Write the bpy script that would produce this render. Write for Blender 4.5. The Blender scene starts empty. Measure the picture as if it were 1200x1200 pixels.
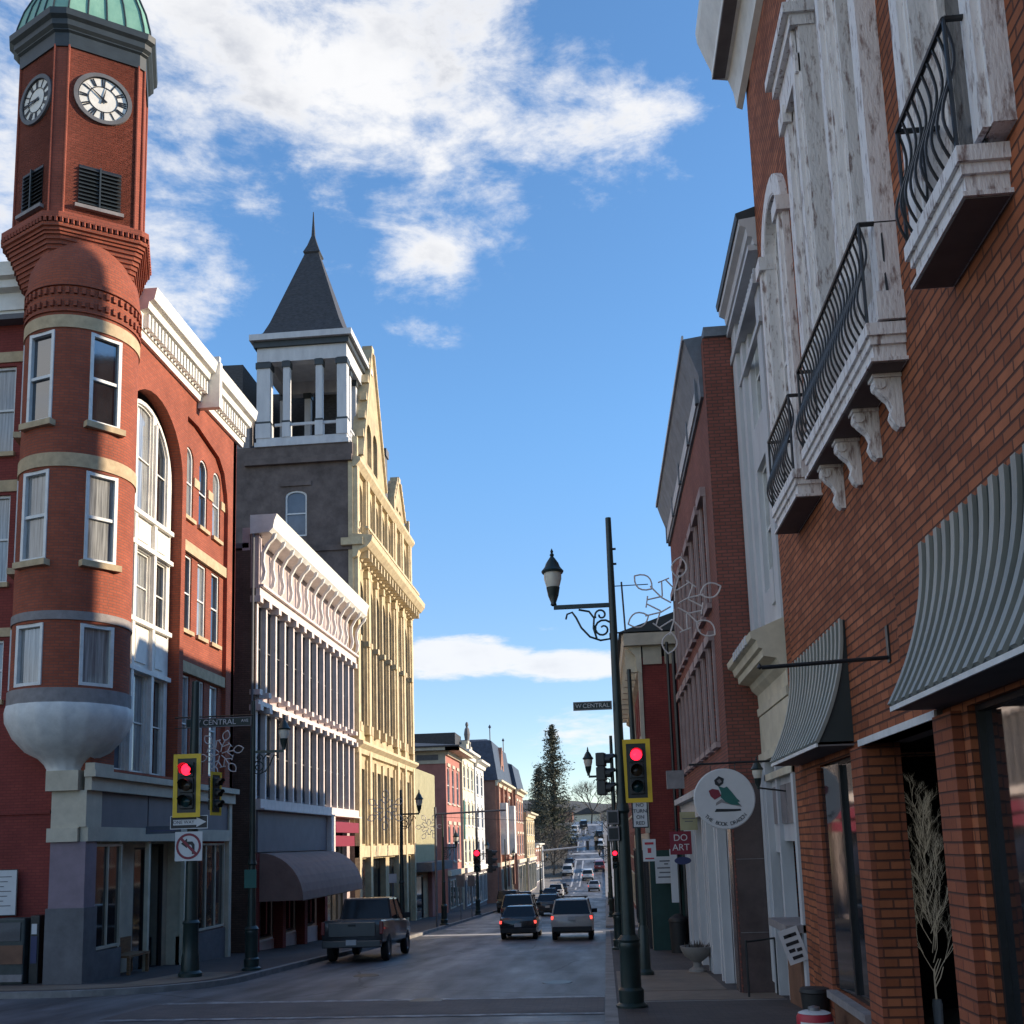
import bpy, bmesh, math, random
from mathutils import Vector, Matrix
from mathutils.geometry import tessellate_polygon
random.seed(7)
R = math.radians
sc = bpy.context.scene
COL = sc.collection

# ------------------------------------------------------------------ camera
cam_d = bpy.data.cameras.new('camera'); cam = bpy.data.objects.new('camera', cam_d); COL.objects.link(cam)
right = Vector((0.99562649, 0.0886322, -0.02953336)); down = Vector((-0.04259952, 0.14936167, -0.98786455))
fwd = Vector((-0.08314546, 0.98480223, 0.15248413))
m = Matrix((right, -down, -fwd)).transposed().to_4x4(); cam.matrix_world = m
cam_d.sensor_width = 36; cam_d.lens = 36; cam_d.shift_y = 0.1692; cam_d.clip_end = 3000; cam_d.clip_start = 0.05
sc.camera = cam
# ------------------------------------------------------------------ sun + sky
AZ = R(98); EL = R(17)
sundir = Vector((math.sin(AZ) * math.cos(EL), -math.cos(AZ) * math.cos(EL), math.sin(EL)))
sd = bpy.data.lights.new('sun', 'SUN'); sd.energy = 5.0; sd.angle = R(0.5); sd.color = (1.0, 0.83, 0.62)
so = bpy.data.objects.new('sun', sd); COL.objects.link(so); so.rotation_euler = sundir.to_track_quat('Z', 'Y').to_euler()
w = bpy.data.worlds.new('World'); sc.world = w; w.use_nodes = True
nt = w.node_tree; nt.nodes.clear()
def N(t, typ, **k):
    n = t.nodes.new(typ)
    for a, b in k.items(): setattr(n, a, b)
    return n
def L(t, a, b): t.links.new(a, b)
def math_n(t, op, a, b=None, clamp=False):
    n = N(t, 'ShaderNodeMath', operation=op, use_clamp=clamp)
    for i, v in enumerate((a, b)):
        if v is None: continue
        if isinstance(v, (int, float)): n.inputs[i].default_value = v
        else: L(t, v, n.inputs[i])
    return n.outputs[0]
sky = N(nt, 'ShaderNodeTexSky', sky_type='NISHITA'); sky.sun_disc = False
sky.sun_elevation = EL; sky.sun_rotation = math.atan2(sundir.x, sundir.y); sky.altitude = 400; sky.air_density = 1.0; sky.dust_density = 0.0; sky.ozone_density = 1.6
tc = N(nt, 'ShaderNodeTexCoord')
mp = N(nt, 'ShaderNodeMapping'); mp.inputs['Scale'].default_value = (1, 1, 1.45); L(nt, tc.outputs['Generated'], mp.inputs['Vector'])
n1 = N(nt, 'ShaderNodeTexNoise'); n1.inputs['Scale'].default_value = 5.0; n1.inputs['Detail'].default_value = 12; n1.inputs['Roughness'].default_value = 0.60; n1.inputs['Distortion'].default_value = 0.0
L(nt, mp.outputs[0], n1.inputs['Vector'])
mp2 = N(nt, 'ShaderNodeMapping'); mp2.inputs['Scale'].default_value = (1, 1, 4.5); mp2.inputs['Location'].default_value = (3.1, 0, 0.4); L(nt, tc.outputs['Generated'], mp2.inputs['Vector'])
n2 = N(nt, 'ShaderNodeTexNoise'); n2.inputs['Scale'].default_value = 8; n2.inputs['Detail'].default_value = 10; n2.inputs['Roughness'].default_value = 0.62; L(nt, mp2.outputs[0], n2.inputs['Vector'])
# cloud banks: (direction, radius, weight, vertical squash)
BANKS = [((-0.30, .70, .65), .26, .27, 1), ((-0.12, .755, .65), .22, .24, 1.2), ((-.47, .70, .54), .20, .28, 1), ((-.38, .79, .48), .15, .30, 1.2), ((.03, .80, .595), .12, .22, 1.6), ((-.22, .80, .55), .12, .16, 1.5), ((-.05, .80, .60), .10, .2, 2),
         ((-.17, .868, .466), .07, .2, 3), ((-.16, .84, .53), .10, .14, 1.5), ((-.75, -.45, .48), .95, .30, 1)]  # last bank lies behind the camera, added for neutral fill light
LOW = [((-.13, .976, .178), .13, .72, 4.0), ((-.04, .98, .170), .12, .66, 4.2), ((-.045, .977, .207), .045, .3, 4), ((-.018, .994, .100), .10, .45, 2.4)]
def bank_sum(lst):
    tot = None
    for d, r, wt, sq in lst:
        mm = N(nt, 'ShaderNodeMapping', vector_type='POINT'); mm.inputs['Scale'].default_value = (1, 1, sq); mm.inputs['Location'].default_value = (-d[0], -d[1], -d[2] * sq)
        L(nt, tc.outputs['Generated'], mm.inputs['Vector'])
        ln = N(nt, 'ShaderNodeVectorMath', operation='LENGTH'); L(nt, mm.outputs[0], ln.inputs[0])
        mr = N(nt, 'ShaderNodeMapRange', interpolation_type='SMOOTHSTEP'); mr.inputs['From Min'].default_value = r * 1.15; mr.inputs['From Max'].default_value = r * 0.1
        mr.inputs['To Min'].default_value = 0; mr.inputs['To Max'].default_value = wt; L(nt, ln.outputs['Value'], mr.inputs['Value'])
        tot = mr.outputs[0] if tot is None else math_n(nt, 'MAXIMUM', tot, mr.outputs[0])
    return tot
mpw = N(nt, 'ShaderNodeMapping'); mpw.inputs['Scale'].default_value = (1, .7, 2.6); mpw.inputs['Rotation'].default_value = (0, R(24), 0); L(nt, tc.outputs['Generated'], mpw.inputs['Vector'])
nw = N(nt, 'ShaderNodeTexNoise'); nw.inputs['Scale'].default_value = 11; nw.inputs['Detail'].default_value = 12; nw.inputs['Roughness'].default_value = .66; nw.inputs['Distortion'].default_value = .25; L(nt, mpw.outputs[0], nw.inputs['Vector'])
bk = bank_sum(BANKS)
hi = math_n(nt, 'ADD', math_n(nt, 'ADD', n1.outputs['Fac'], math_n(nt, 'MULTIPLY', math_n(nt, 'SUBTRACT', nw.outputs['Fac'], .5), .55)), bk); lo = math_n(nt, 'ADD', math_n(nt, 'ADD', n2.outputs['Fac'], math_n(nt, 'MULTIPLY', math_n(nt, 'SUBTRACT', nw.outputs['Fac'], .5), .7)), bank_sum(LOW))
def ramp_val(v, a, b, c=1.0):
    r_ = N(nt, 'ShaderNodeMapRange', interpolation_type='SMOOTHSTEP'); r_.inputs['From Min'].default_value = a; r_.inputs['From Max'].default_value = b; r_.inputs['To Max'].default_value = c
    L(nt, v, r_.inputs['Value']); return r_.outputs[0]
mask = math_n(nt, 'MAXIMUM', math_n(nt, 'MULTIPLY', ramp_val(hi, .60, .84, .97), ramp_val(bk, .0, .07)), ramp_val(lo, .78, 1.06, .88))
thick = math_n(nt, 'MAXIMUM', ramp_val(hi, .74, .96), ramp_val(lo, 1.0, 1.25, .7))
ccol = N(nt, 'ShaderNodeMix', data_type='RGBA'); ccol.inputs[6].default_value = (4.7, 4.7, 4.75, 1); ccol.inputs[7].default_value = (2.1, 2.3, 2.75, 1)
n3 = N(nt, 'ShaderNodeTexNoise'); n3.inputs['Scale'].default_value = 6; n3.inputs['Detail'].default_value = 5; L(nt, mp.outputs[0], n3.inputs['Vector'])
L(nt, math_n(nt, 'MULTIPLY', thick, ramp_val(n3.outputs['Fac'], .4, .65), True), ccol.inputs[0])
SKYS = 0.14
skm = N(nt, 'ShaderNodeMix', data_type='RGBA', blend_type='MULTIPLY'); skm.inputs[0].default_value = 1; sxz = N(nt, 'ShaderNodeSeparateXYZ'); L(nt, tc.outputs['Generated'], sxz.inputs[0])
tint = N(nt, 'ShaderNodeMix', data_type='RGBA'); tint.inputs[6].default_value = (.84, .90, 1.06, 1); tint.inputs[7].default_value = (.86, 1.19, 1.44, 1)
L(nt, ramp_val(sxz.outputs['Z'], .08, .42), tint.inputs[0]); L(nt, tint.outputs[2], skm.inputs[7])
L(nt, sky.outputs[0], skm.inputs[6])
cm = N(nt, 'ShaderNodeMix', data_type='RGBA'); L(nt, mask, cm.inputs[0]); L(nt, skm.outputs[2], cm.inputs[6]); L(nt, ccol.outputs[2], cm.inputs[7])
bg = N(nt, 'ShaderNodeBackground'); bg.inputs['Strength'].default_value = SKYS; L(nt, cm.outputs[2], bg.inputs['Color'])
wo = N(nt, 'ShaderNodeOutputWorld'); L(nt, bg.outputs[0], wo.inputs['Surface'])
sc.view_settings.view_transform = 'Standard'; sc.view_settings.look = 'None'; sc.view_settings.exposure = 0.6; sc.view_settings.gamma = 1
sc.render.engine = 'CYCLES'
sc.cycles.max_bounces = 6; sc.cycles.diffuse_bounces = 3; sc.cycles.glossy_bounces = 3; sc.cycles.caustics_reflective = False; sc.cycles.caustics_refractive = False

# ------------------------------------------------------------------ materials
MAT = {}
def mat(name, col, rough=0.8, var=0.15, scale=3.0, bump=0.0, metal=0.0, spec=0.5, col2=None, stretch=(1, 1, 1), emit=None, emits=1.0, bscale=None, coat=0, lo_=.3, hi_=.7):
    m_ = bpy.data.materials.new(name); m_.use_nodes = True; t = m_.node_tree; b = t.nodes['Principled BSDF']
    b.inputs['Roughness'].default_value = rough; b.inputs['Metallic'].default_value = metal; b.inputs['Specular IOR Level'].default_value = spec
    if coat: b.inputs['Coat Weight'].default_value = coat; b.inputs['Coat Roughness'].default_value = 0.05
    tc_ = N(t, 'ShaderNodeTexCoord'); mp_ = N(t, 'ShaderNodeMapping'); mp_.inputs['Scale'].default_value = stretch; L(t, tc_.outputs['Object'], mp_.inputs['Vector'])
    nz = N(t, 'ShaderNodeTexNoise'); nz.inputs['Scale'].default_value = scale; nz.inputs['Detail'].default_value = 6; nz.inputs['Roughness'].default_value = 0.65; L(t, mp_.outputs[0], nz.inputs['Vector'])
    rp = N(t, 'ShaderNodeMapRange'); rp.inputs['From Min'].default_value = lo_; rp.inputs['From Max'].default_value = hi_; L(t, nz.outputs['Fac'], rp.inputs['Value'])
    mx = N(t, 'ShaderNodeMix', data_type='RGBA'); L(t, rp.outputs[0], mx.inputs[0])
    c2 = col2 if col2 else tuple(c * (1 - var * 2) for c in col)
    mx.inputs[6].default_value = (*c2, 1); mx.inputs[7].default_value = (*(col if col2 else tuple(min(1, c * (1 + var * .5)) for c in col)), 1)
    L(t, mx.outputs[2], b.inputs['Base Color'])
    if bump:
        nb = N(t, 'ShaderNodeTexNoise'); nb.inputs['Scale'].default_value = bscale or scale * 8; nb.inputs['Detail'].default_value = 4; L(t, mp_.outputs[0], nb.inputs['Vector'])
        bp = N(t, 'ShaderNodeBump'); bp.inputs['Strength'].default_value = bump; bp.inputs['Distance'].default_value = .02; L(t, nb.outputs['Fac'], bp.inputs['Height']); L(t, bp.outputs[0], b.inputs['Normal'])
    if emit: b.inputs['Emission Color'].default_value = (*emit, 1); b.inputs['Emission Strength'].default_value = emits
    MAT[name] = m_; return m_
def brick(name, c1, c2, mortar, bw=.22, bh=.075, ms=.012, dirt=.3, bump=.5, rough=.85, hline=None):
    m_ = bpy.data.materials.new(name); m_.use_nodes = True; t = m_.node_tree; b = t.nodes['Principled BSDF']; b.inputs['Roughness'].default_value = rough; b.inputs['Specular IOR Level'].default_value = .3
    uv = N(t, 'ShaderNodeUVMap'); br = N(t, 'ShaderNodeTexBrick'); L(t, uv.outputs[0], br.inputs['Vector'])
    br.inputs['Scale'].default_value = 1; br.inputs['Brick Width'].default_value = bw; br.inputs['Row Height'].default_value = bh; br.inputs['Mortar Size'].default_value = ms; br.inputs['Mortar Smooth'].default_value = .2
    br.inputs['Color1'].default_value = (*c1, 1); br.inputs['Color2'].default_value = (*c2, 1); br.inputs['Mortar'].default_value = (*mortar, 1)
    bcol = br.outputs['Color']
    if hline:
        sx_ = N(t, 'ShaderNodeSeparateXYZ'); L(t, uv.outputs[0], sx_.inputs[0]); fr_ = math_n(t, 'FRACT', math_n(t, 'DIVIDE', sx_.outputs['Y'], bh)); hl__ = math_n(t, 'LESS_THAN', fr_, hline[0])
        hx = N(t, 'ShaderNodeMix', data_type='RGBA'); L(t, hl__, hx.inputs[0]); L(t, bcol, hx.inputs[6]); hx.inputs[7].default_value = (*hline[1], 1); bcol = hx.outputs[2]
    tc_ = N(t, 'ShaderNodeTexCoord'); nz = N(t, 'ShaderNodeTexNoise'); nz.inputs['Scale'].default_value = .7; nz.inputs['Detail'].default_value = 8; nz.inputs['Roughness'].default_value = .7; L(t, tc_.outputs['Object'], nz.inputs['Vector'])
    mr = N(t, 'ShaderNodeMapRange'); mr.inputs['From Min'].default_value = .3; mr.inputs['From Max'].default_value = .7; mr.inputs['To Min'].default_value = 1 - dirt; mr.inputs['To Max'].default_value = 1.08; L(t, nz.outputs['Fac'], mr.inputs['Value'])
    mx = N(t, 'ShaderNodeMix', data_type='RGBA', blend_type='MULTIPLY'); mx.inputs[0].default_value = 1; L(t, bcol, mx.inputs[6]); L(t, mr.outputs[0], mx.inputs[7]); L(t, mx.outputs[2], b.inputs['Base Color'])
    nf = N(t, 'ShaderNodeTexNoise'); nf.inputs['Scale'].default_value = 40; L(t, tc_.outputs['Object'], nf.inputs['Vector'])
    hh = math_n(t, 'ADD', math_n(t, 'MULTIPLY', br.outputs['Fac'], -1.0), math_n(t, 'MULTIPLY', nf.outputs['Fac'], .4))
    bp = N(t, 'ShaderNodeBump'); bp.inputs['Strength'].default_value = bump; bp.inputs['Distance'].default_value = .01; L(t, hh, bp.inputs['Height']); L(t, bp.outputs[0], b.inputs['Normal'])
    MAT[name] = m_; return m_
brick('brick_near', (.50, .165, .075), (.30, .088, .038), (.17, .065, .04), .30, .105, .012, .45, .9, hline=(.15, (.10, .042, .03)))
brick('brick_pier', (.36, .115, .06), (.28, .085, .045), (.2, .07, .045), .30, .105, .010, .3, .9, hline=(.12, (.09, .045, .035)))
brick('brick_red', (.38, .098, .052), (.31, .078, .043), (.22, .085, .06), .22, .075, .012, .34, .5)
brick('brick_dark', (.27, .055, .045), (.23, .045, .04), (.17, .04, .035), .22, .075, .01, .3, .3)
brick('brick_tower', (.36, .095, .06), (.30, .08, .05), (.24, .08, .055), .22, .075, .012, .35, .4)
brick('brick_brown', (.20, .13, .095), (.15, .10, .075), (.12, .09, .07), .24, .08, .014, .5, .4)
brick('brick_mid', (.30, .10, .075), (.24, .08, .06), (.13, .07, .06), .21, .07, .012, .3, .6)
brick('brick_far', (.36, .17, .12), (.30, .14, .10), (.30, .2, .16), .24, .09, .012, .35, .3)
brick('paver', (.10, .085, .08), (.075, .065, .065), (.05, .045, .045), .22, .11, .006, .3, .2, .75)
mat('sand_stone', (.52, .40, .25), .85, .15, 4, .2)
mat('grey_stone', (.27, .25, .25), .85, .15, 4, .2)
mat('white_paint', (.78, .76, .70), .55, .1, 2.5, .1)
mat('window_white', (.72, .73, .72), .5, .1, 4)
mat('weathered', (.80, .76, .74), .7, .3, 9, .6, col2=(.30, .22, .20), stretch=(1.6, 1.6, .4), bscale=24, lo_=.34, hi_=.47)
mat('white_old', (.60, .61, .62), .7, .15, 2.2, .2, col2=(.46, .47, .49), stretch=(1, 1, .3))
mat('cream', (.66, .60, .46), .7, .12, 2, .1)
mat('beige', (.56, .50, .39), .7, .12, 2, .1)
mat('mauve', (.24, .18, .22), .6, .12, 2)
mat('slate_grey', (.14, .14, .15), .7, .15, 3, .1)
mat('panel_grey', (.15, .135, .15), .6, .1, 1.5)
mat('copper', (.25, .46, .35), .5, .25, 2.0, .1, col2=(.13, .30, .24), stretch=(1, 1, .5))
mat('copper_dark', (.045, .06, .06), .55, .2, 3)
mat('dark_trim', (.035, .045, .05), .5, .15, 3)
mat('slate_roof', (.055, .055, .06), .6, .35, 5, .4, stretch=(1, 1, 3))
mat('slate_paint', (.17, .20, .24), .6, .2, 3)
mat('slate_blue', (.05, .065, .10), .55, .25, 3, .3)
mat('pink_paint', (.50, .40, .38), .65, .1, 2, .1)
mat('pink_dull', (.36, .27, .26), .7, .15, 2)
mat('pink_trim', (.72, .62, .57), .6, .1, 3)
mat('yellow_stone', (.56, .45, .26), .8, .15, 1.6, .4, col2=(.33, .25, .16))
mat('yellow_trim', (.64, .53, .33), .75, .18, 2.2, .3, col2=(.42, .33, .21))
mat('stucco_brown', (.15, .12, .11), .9, .25, 1.2, .3)
mat('salmon', (.42, .17, .14), .8, .12, 1.4, .1)
mat('iron', (.018, .02, .022), .4, .2, 6, .1)
mat('lamp_green', (.018, .035, .032), .35, .2, 3, .1)
mat('signal_black', (.02, .022, .022), .45)
mat('signal_yellow', (.80, .52, .02), .45, .05)
mat('red_light', (.5, .01, .02), .3, emit=(1, .01, .03), emits=3.2)
mat('dim_amber', (.05, .03, .015), .25)
mat('dim_green', (.01, .045, .045), .2)
mat('sign_white', (.62, .62, .62), .5, .05)
mat('sign_red', (.45, .03, .05), .5, .05)
mat('sign_maroon', (.22, .02, .04), .5, .05)
mat('sign_black', (.015, .015, .018), .5, .05)
mat('sign_green', (.02, .035, .03), .5, .05)
mat('teal', (.02, .13, .11), .5, .1)
mat('store_green', (.012, .05, .042), .6, .15)
mat('sign_yellow', (.42, .38, .22), .6, .1)
mat('navy', (.03, .04, .12), .5, .1)
mat('asphalt', (.135, .137, .15), .5, .3, .9, .5, spec=.5, stretch=(1, .35, 1), bscale=60)
t = MAT['asphalt'].node_tree; b = t.nodes['Principled BSDF']; old = b.inputs['Base Color'].links[0].from_socket
tc_ = N(t, 'ShaderNodeTexCoord'); vo = N(t, 'ShaderNodeTexVoronoi', feature='DISTANCE_TO_EDGE'); vo.inputs['Scale'].default_value = .22
nz = N(t, 'ShaderNodeTexNoise'); nz.inputs['Scale'].default_value = 1.2; nz.inputs['Detail'].default_value = 6; L(t, tc_.outputs['Object'], nz.inputs['Vector'])
mxv = N(t, 'ShaderNodeMix', data_type='VECTOR'); mxv.inputs[0].default_value = .18; L(t, tc_.outputs['Object'], mxv.inputs[4]); L(t, nz.outputs['Color'], mxv.inputs[5]); L(t, mxv.outputs[1], vo.inputs['Vector'])
crack = math_n(t, 'LESS_THAN', vo.outputs['Distance'], .006)
mp_ = N(t, 'ShaderNodeMapping'); mp_.inputs['Scale'].default_value = (.9, .12, 1); L(t, tc_.outputs['Object'], mp_.inputs['Vector']); n2_ = N(t, 'ShaderNodeTexNoise'); n2_.inputs['Scale'].default_value = 1.1; n2_.inputs['Detail'].default_value = 7; L(t, mp_.outputs[0], n2_.inputs['Vector'])
mr = N(t, 'ShaderNodeMapRange'); mr.inputs['From Min'].default_value = .35; mr.inputs['From Max'].default_value = .65; mr.inputs['To Min'].default_value = .62; mr.inputs['To Max'].default_value = 1.45; L(t, n2_.outputs['Fac'], mr.inputs['Value'])  # streaks mix road wear with pale glare painted into the colour
ng = N(t, 'ShaderNodeTexNoise'); ng.inputs['Scale'].default_value = 45; ng.inputs['Detail'].default_value = 3; L(t, tc_.outputs['Object'], ng.inputs['Vector']); gr = math_n(t, 'ADD', math_n(t, 'MULTIPLY', ng.outputs['Fac'], .7), .65)
mx = N(t, 'ShaderNodeMix', data_type='RGBA', blend_type='MULTIPLY'); mx.inputs[0].default_value = 1; L(t, old, mx.inputs[6]); L(t, math_n(t, 'MULTIPLY', mr.outputs[0], gr), mx.inputs[7])
mc = N(t, 'ShaderNodeMix', data_type='RGBA'); L(t, crack, mc.inputs[0]); L(t, mx.outputs[2], mc.inputs[6]); mc.inputs[7].default_value = (.035, .035, .04, 1); L(t, mc.outputs[2], b.inputs['Base Color'])
L(t, math_n(t, 'SUBTRACT', .72, math_n(t, 'MULTIPLY', n2_.outputs['Fac'], .45)), b.inputs['Roughness'])
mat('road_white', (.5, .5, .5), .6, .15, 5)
brick('crossing_brick', (.15, .125, .12), (.11, .10, .10), (.08, .075, .075), .24, .12, .008, .4, .2, .7)
mat('worn_white', (.34, .35, .37), .6, .2, 3, col2=(.13, .135, .15), lo_=.42, hi_=.58)
mat('concrete', (.30, .28, .26), .8, .2, .8, .2, bscale=30)
mat('concrete_tan', (.22, .17, .13), .8, .2, .9, .2, bscale=30)
mat('kerbstone', (.26, .25, .24), .8, .2, 2, .2)
mat('ground', (.10, .09, .07), .9, .2, .2)
mat('hill', (.09, .085, .075), .95, .3, .03)
mat('awning_metal', (.34, .34, .30), .45, .25, 2.5, metal=.2, stretch=(1, 1, .3), col2=(.21, .22, .20))
mat('awning_dark', (.03, .04, .038), .5, .15, 2)
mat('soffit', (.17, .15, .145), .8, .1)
mat('rose_awning', (.30, .19, .155), .85, .12, 2, .1)
mat('glass_dark', (.018, .021, .025), .05, .3, .8, .06, spec=.9, bscale=1.2); MAT['glass_dark'].node_tree.nodes['Principled BSDF'].inputs['IOR'].default_value = 2.0
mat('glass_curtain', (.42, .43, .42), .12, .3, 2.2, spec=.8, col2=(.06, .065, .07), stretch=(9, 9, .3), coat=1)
mat('glass_blue', (.10, .13, .17), .06, .3, .6, .05, spec=.9, bscale=1)
mat('glass_lamp', (.72, .68, .58), .25, .1)
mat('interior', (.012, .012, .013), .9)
mat('marble_brown', (.115, .085, .08), .25, .2, 2)
mat('wood', (.25, .13, .06), .6, .25, 4, stretch=(1, 1, 8))
mat('bulkhead', (.20, .10, .06), .7, .2, 2)
mat('snow_wire', (.66, .60, .58), .5, .1)
mat('twig_white', (.6, .59, .52), .6, .1, emit=(1, .92, .75), emits=.04)  # twigs glow faintly in place of string lights, lifting them from the dark
mat('car_white2', (.5, .48, .44), .3, .08, coat=.6)
mat('bark', (.10, .085, .07), .9, .3, 4)
mat('needle', (.085, .085, .06), .8, .45, .35, col2=(.035, .045, .03))
mat('brush_brown', (.10, .085, .075), .9, .3, .4)
mat('tyre', (.015, .015, .016), .8)
mat('rim', (.35, .35, .36), .35, metal=.7)
mat('car_grey', (.035, .036, .04), .3, .1, coat=.6)
mat('car_black', (.015, .016, .02), .25, .1, coat=.8)
mat('car_tan', (.34, .31, .26), .3, .08, coat=.6)
mat('car_silver', (.35, .37, .40), .3, .08, coat=.6)
mat('car_red', (.22, .02, .02), .3, .08, coat=.6)
mat('car_white', (.6, .6, .6), .3, .08, coat=.6)
mat('tail_red', (.18, .01, .015), .25)
mat('tail_lit', (.5, .02, .02), .3, emit=(1, .08, .06), emits=1.3)
mat('car_glass', (.012, .013, .015), .08, .1, spec=.35)
mat('plate', (.5, .5, .5), .5)
mat('plastic_black', (.02, .02, .02), .6)

# ------------------------------------------------------------------ mesh helpers
class MB:
    def __init__(s): s.v = []; s.f = []
    def add(s, vs, fs):
        b = len(s.v); s.v += [tuple(p) for p in vs]; s.f += [tuple(i + b for i in f) for f in fs]; return s
    def box(s, x0, x1, y0, y1, z0, z1, T=None):
        vs = [(x, y, z) for x in (x0, x1) for y in (y0, y1) for z in (z0, z1)]
        if T: vs = [T(*p) for p in vs]
        return s.add(vs, [(0, 1, 3, 2), (4, 6, 7, 5), (0, 4, 5, 1), (2, 3, 7, 6), (0, 2, 6, 4), (1, 5, 7, 3)])
    def quad(s, *p): return s.add(p, [tuple(range(len(p)))])
    def prism(s, poly, w0, w1, T=lambda a, b, c: (a, b, c)):
        n = len(poly); vs = [T(a, b, w0) for a, b in poly] + [T(a, b, w1) for a, b in poly]
        tri = [tuple(t) for t in tessellate_polygon([[Vector((a, b, 0)) for a, b in poly]])]
        fs = [tuple(t) for t in tri] + [tuple(i + n for i in t) for t in tri] + [(i, (i + 1) % n, (i + 1) % n + n, i + n) for i in range(n)]
        return s.add(vs, fs)
    def plate(s, loops, w0, w1, T):
        """flat plate (outer loop + hole loops) between depths w0 and w1"""
        flat = [p for l in loops for p in l]; n = len(flat)
        tri = tessellate_polygon([[Vector((a, b, 0)) for a, b in l] for l in loops])
        vs = [T(a, b, w0) for a, b in flat] + [T(a, b, w1) for a, b in flat]
        fs = [tuple(t) for t in tri] + [tuple(i + n for i in t) for t in tri]; k = 0
        for l in loops:
            c = len(l); fs += [(k + i, k + (i + 1) % c, k + (i + 1) % c + n, k + i + n) for i in range(c)]; k += c
        return s.add(vs, fs)
    def tube(s, pts, r, n=8, r2=None, cap=True):
        pts = [Vector(p) for p in pts]; rings = []
        for i, p in enumerate(pts):
            d = (pts[min(i + 1, len(pts) - 1)] - pts[max(i - 1, 0)])
            if d.length < 1e-9: d = Vector((0, 0, 1))
            d.normalize(); u = d.orthogonal().normalized() if i == 0 else (u - u.dot(d) * d).normalized(); v = d.cross(u)
            rr = r if r2 is None else r + (r2 - r) * i / (len(pts) - 1)
            rings.append([p + rr * (math.cos(2 * math.pi * k / n) * u + math.sin(2 * math.pi * k / n) * v) for k in range(n)])
        vs = [q for rg in rings for q in rg]; fs = []
        for i in range(len(pts) - 1):
            for k in range(n): fs.append((i * n + k, i * n + (k + 1) % n, (i + 1) * n + (k + 1) % n, (i + 1) * n + k))
        if cap: fs += [tuple(range(n - 1, -1, -1)), tuple(range((len(pts) - 1) * n, len(pts) * n))]
        return s.add(vs, fs)
    def lathe(s, prof, cx=0, cy=0, n=20, a0=0, a1=2 * math.pi, ribs=0, ribamp=0):
        full = abs(a1 - a0 - 2 * math.pi) < 1e-6; m_ = n if full else n + 1; vs = []
        for r, z in prof:
            for k in range(m_):
                a = a0 + (a1 - a0) * k / n; rr = r * (1 + ribamp * abs(math.sin(a * ribs / 2))) if ribs else r
                vs.append((cx + rr * math.cos(a), cy + rr * math.sin(a), z))
        fs = [(i * m_ + k, i * m_ + (k + 1) % m_, (i + 1) * m_ + (k + 1) % m_, (i + 1) * m_ + k) for i in range(len(prof) - 1) for k in range(n)]
        return s.add(vs, fs)
    def loft(s, rings, cap=True):
        n = len(rings[0]); vs = [p for r in rings for p in r]
        fs = [(i * n + k, i * n + (k + 1) % n, (i + 1) * n + (k + 1) % n, (i + 1) * n + k) for i in range(len(rings) - 1) for k in range(n)]
        if cap: fs += [tuple(range(n - 1, -1, -1)), tuple(range((len(rings) - 1) * n, len(rings) * n))]
        return s.add(vs, fs)
    def build(s, name, mt, parent=None, smooth=False, bevel=0, M=None, recalc=True):
        me = bpy.data.meshes.new(name); vs = s.v
        if M is not None: vs = [M @ Vector(p) for p in vs]
        me.from_pydata(vs, [], s.f)
        if recalc:
            bm = bmesh.new(); bm.from_mesh(me); bmesh.ops.recalc_face_normals(bm, faces=bm.faces); bm.to_mesh(me); bm.free()
        uvl = me.uv_layers.new(name='UVMap'); me.calc_loop_triangles() if False else None
        for p in me.polygons:
            nx, ny, nz = (abs(c) for c in p.normal)
            for li in p.loop_indices:
                x, y, z = me.vertices[me.loops[li].vertex_index].co
                if nz > .75: uvl.data[li].uv = (x, y)
                elif nx > .9: uvl.data[li].uv = (y, z)
                elif ny > .9: uvl.data[li].uv = (x, z)
                else:
                    h = math.hypot(p.normal.x, p.normal.y) or 1; uvl.data[li].uv = ((-p.normal.y * x + p.normal.x * y) / h, z)
        if smooth:
            for p in me.polygons: p.use_smooth = True
            try: me.set_sharp_from_angle(angle=R(38))
            except Exception: pass
        me.materials.append(MAT[mt] if isinstance(mt, str) else mt)
        o = bpy.data.objects.new(name, me); COL.objects.link(o)
        if parent is not None: o.parent = parent
        if bevel:
            bv = o.modifiers.new('bevel', 'BEVEL'); bv.width = bevel; bv.segments = 2; bv.limit_method = 'ANGLE'; bv.angle_limit = R(35)
        return o
def thing(name, label, cat, group=None, loc=None):
    o = bpy.data.objects.new(name, None); COL.objects.link(o); o['label'] = label; o['category'] = cat; o.empty_display_size = .3
    if group: o['group'] = group
    if loc: o.location = loc
    return o
def tag(o, label, cat, group=None):
    o['label'] = label; o['category'] = cat
    if group: o['group'] = group
    return o
def struct(o, kind='structure'): o['kind'] = kind; return o
def kids(o): return [c for c in bpy.data.objects if c.parent == o]
def copy_tree(o, parent=None):
    c = o.copy(); COL.objects.link(c); c.parent = parent
    for ch in kids(o): copy_tree(ch, c)
    return c
class Fr:
    """facade frame: u along the wall, v up, w outwards"""
    def __init__(s, kind, off): s.k = kind; s.o = off
    def __call__(s, u, v, w=0):
        return {'L': (s.o + w, u, v), 'R': (s.o - w, u, v), 'N': (u, s.o - w, v), 'S': (u, s.o + w, v)}[s.k]
    def box(s, mb, u0, u1, v0, v1, w0, w1): return mb.box(u0, u1, v0, v1, w0, w1, T=s)
def rect(u0, u1, v0, v1): return [(u0, v0), (u1, v0), (u1, v1), (u0, v1)]
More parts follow.
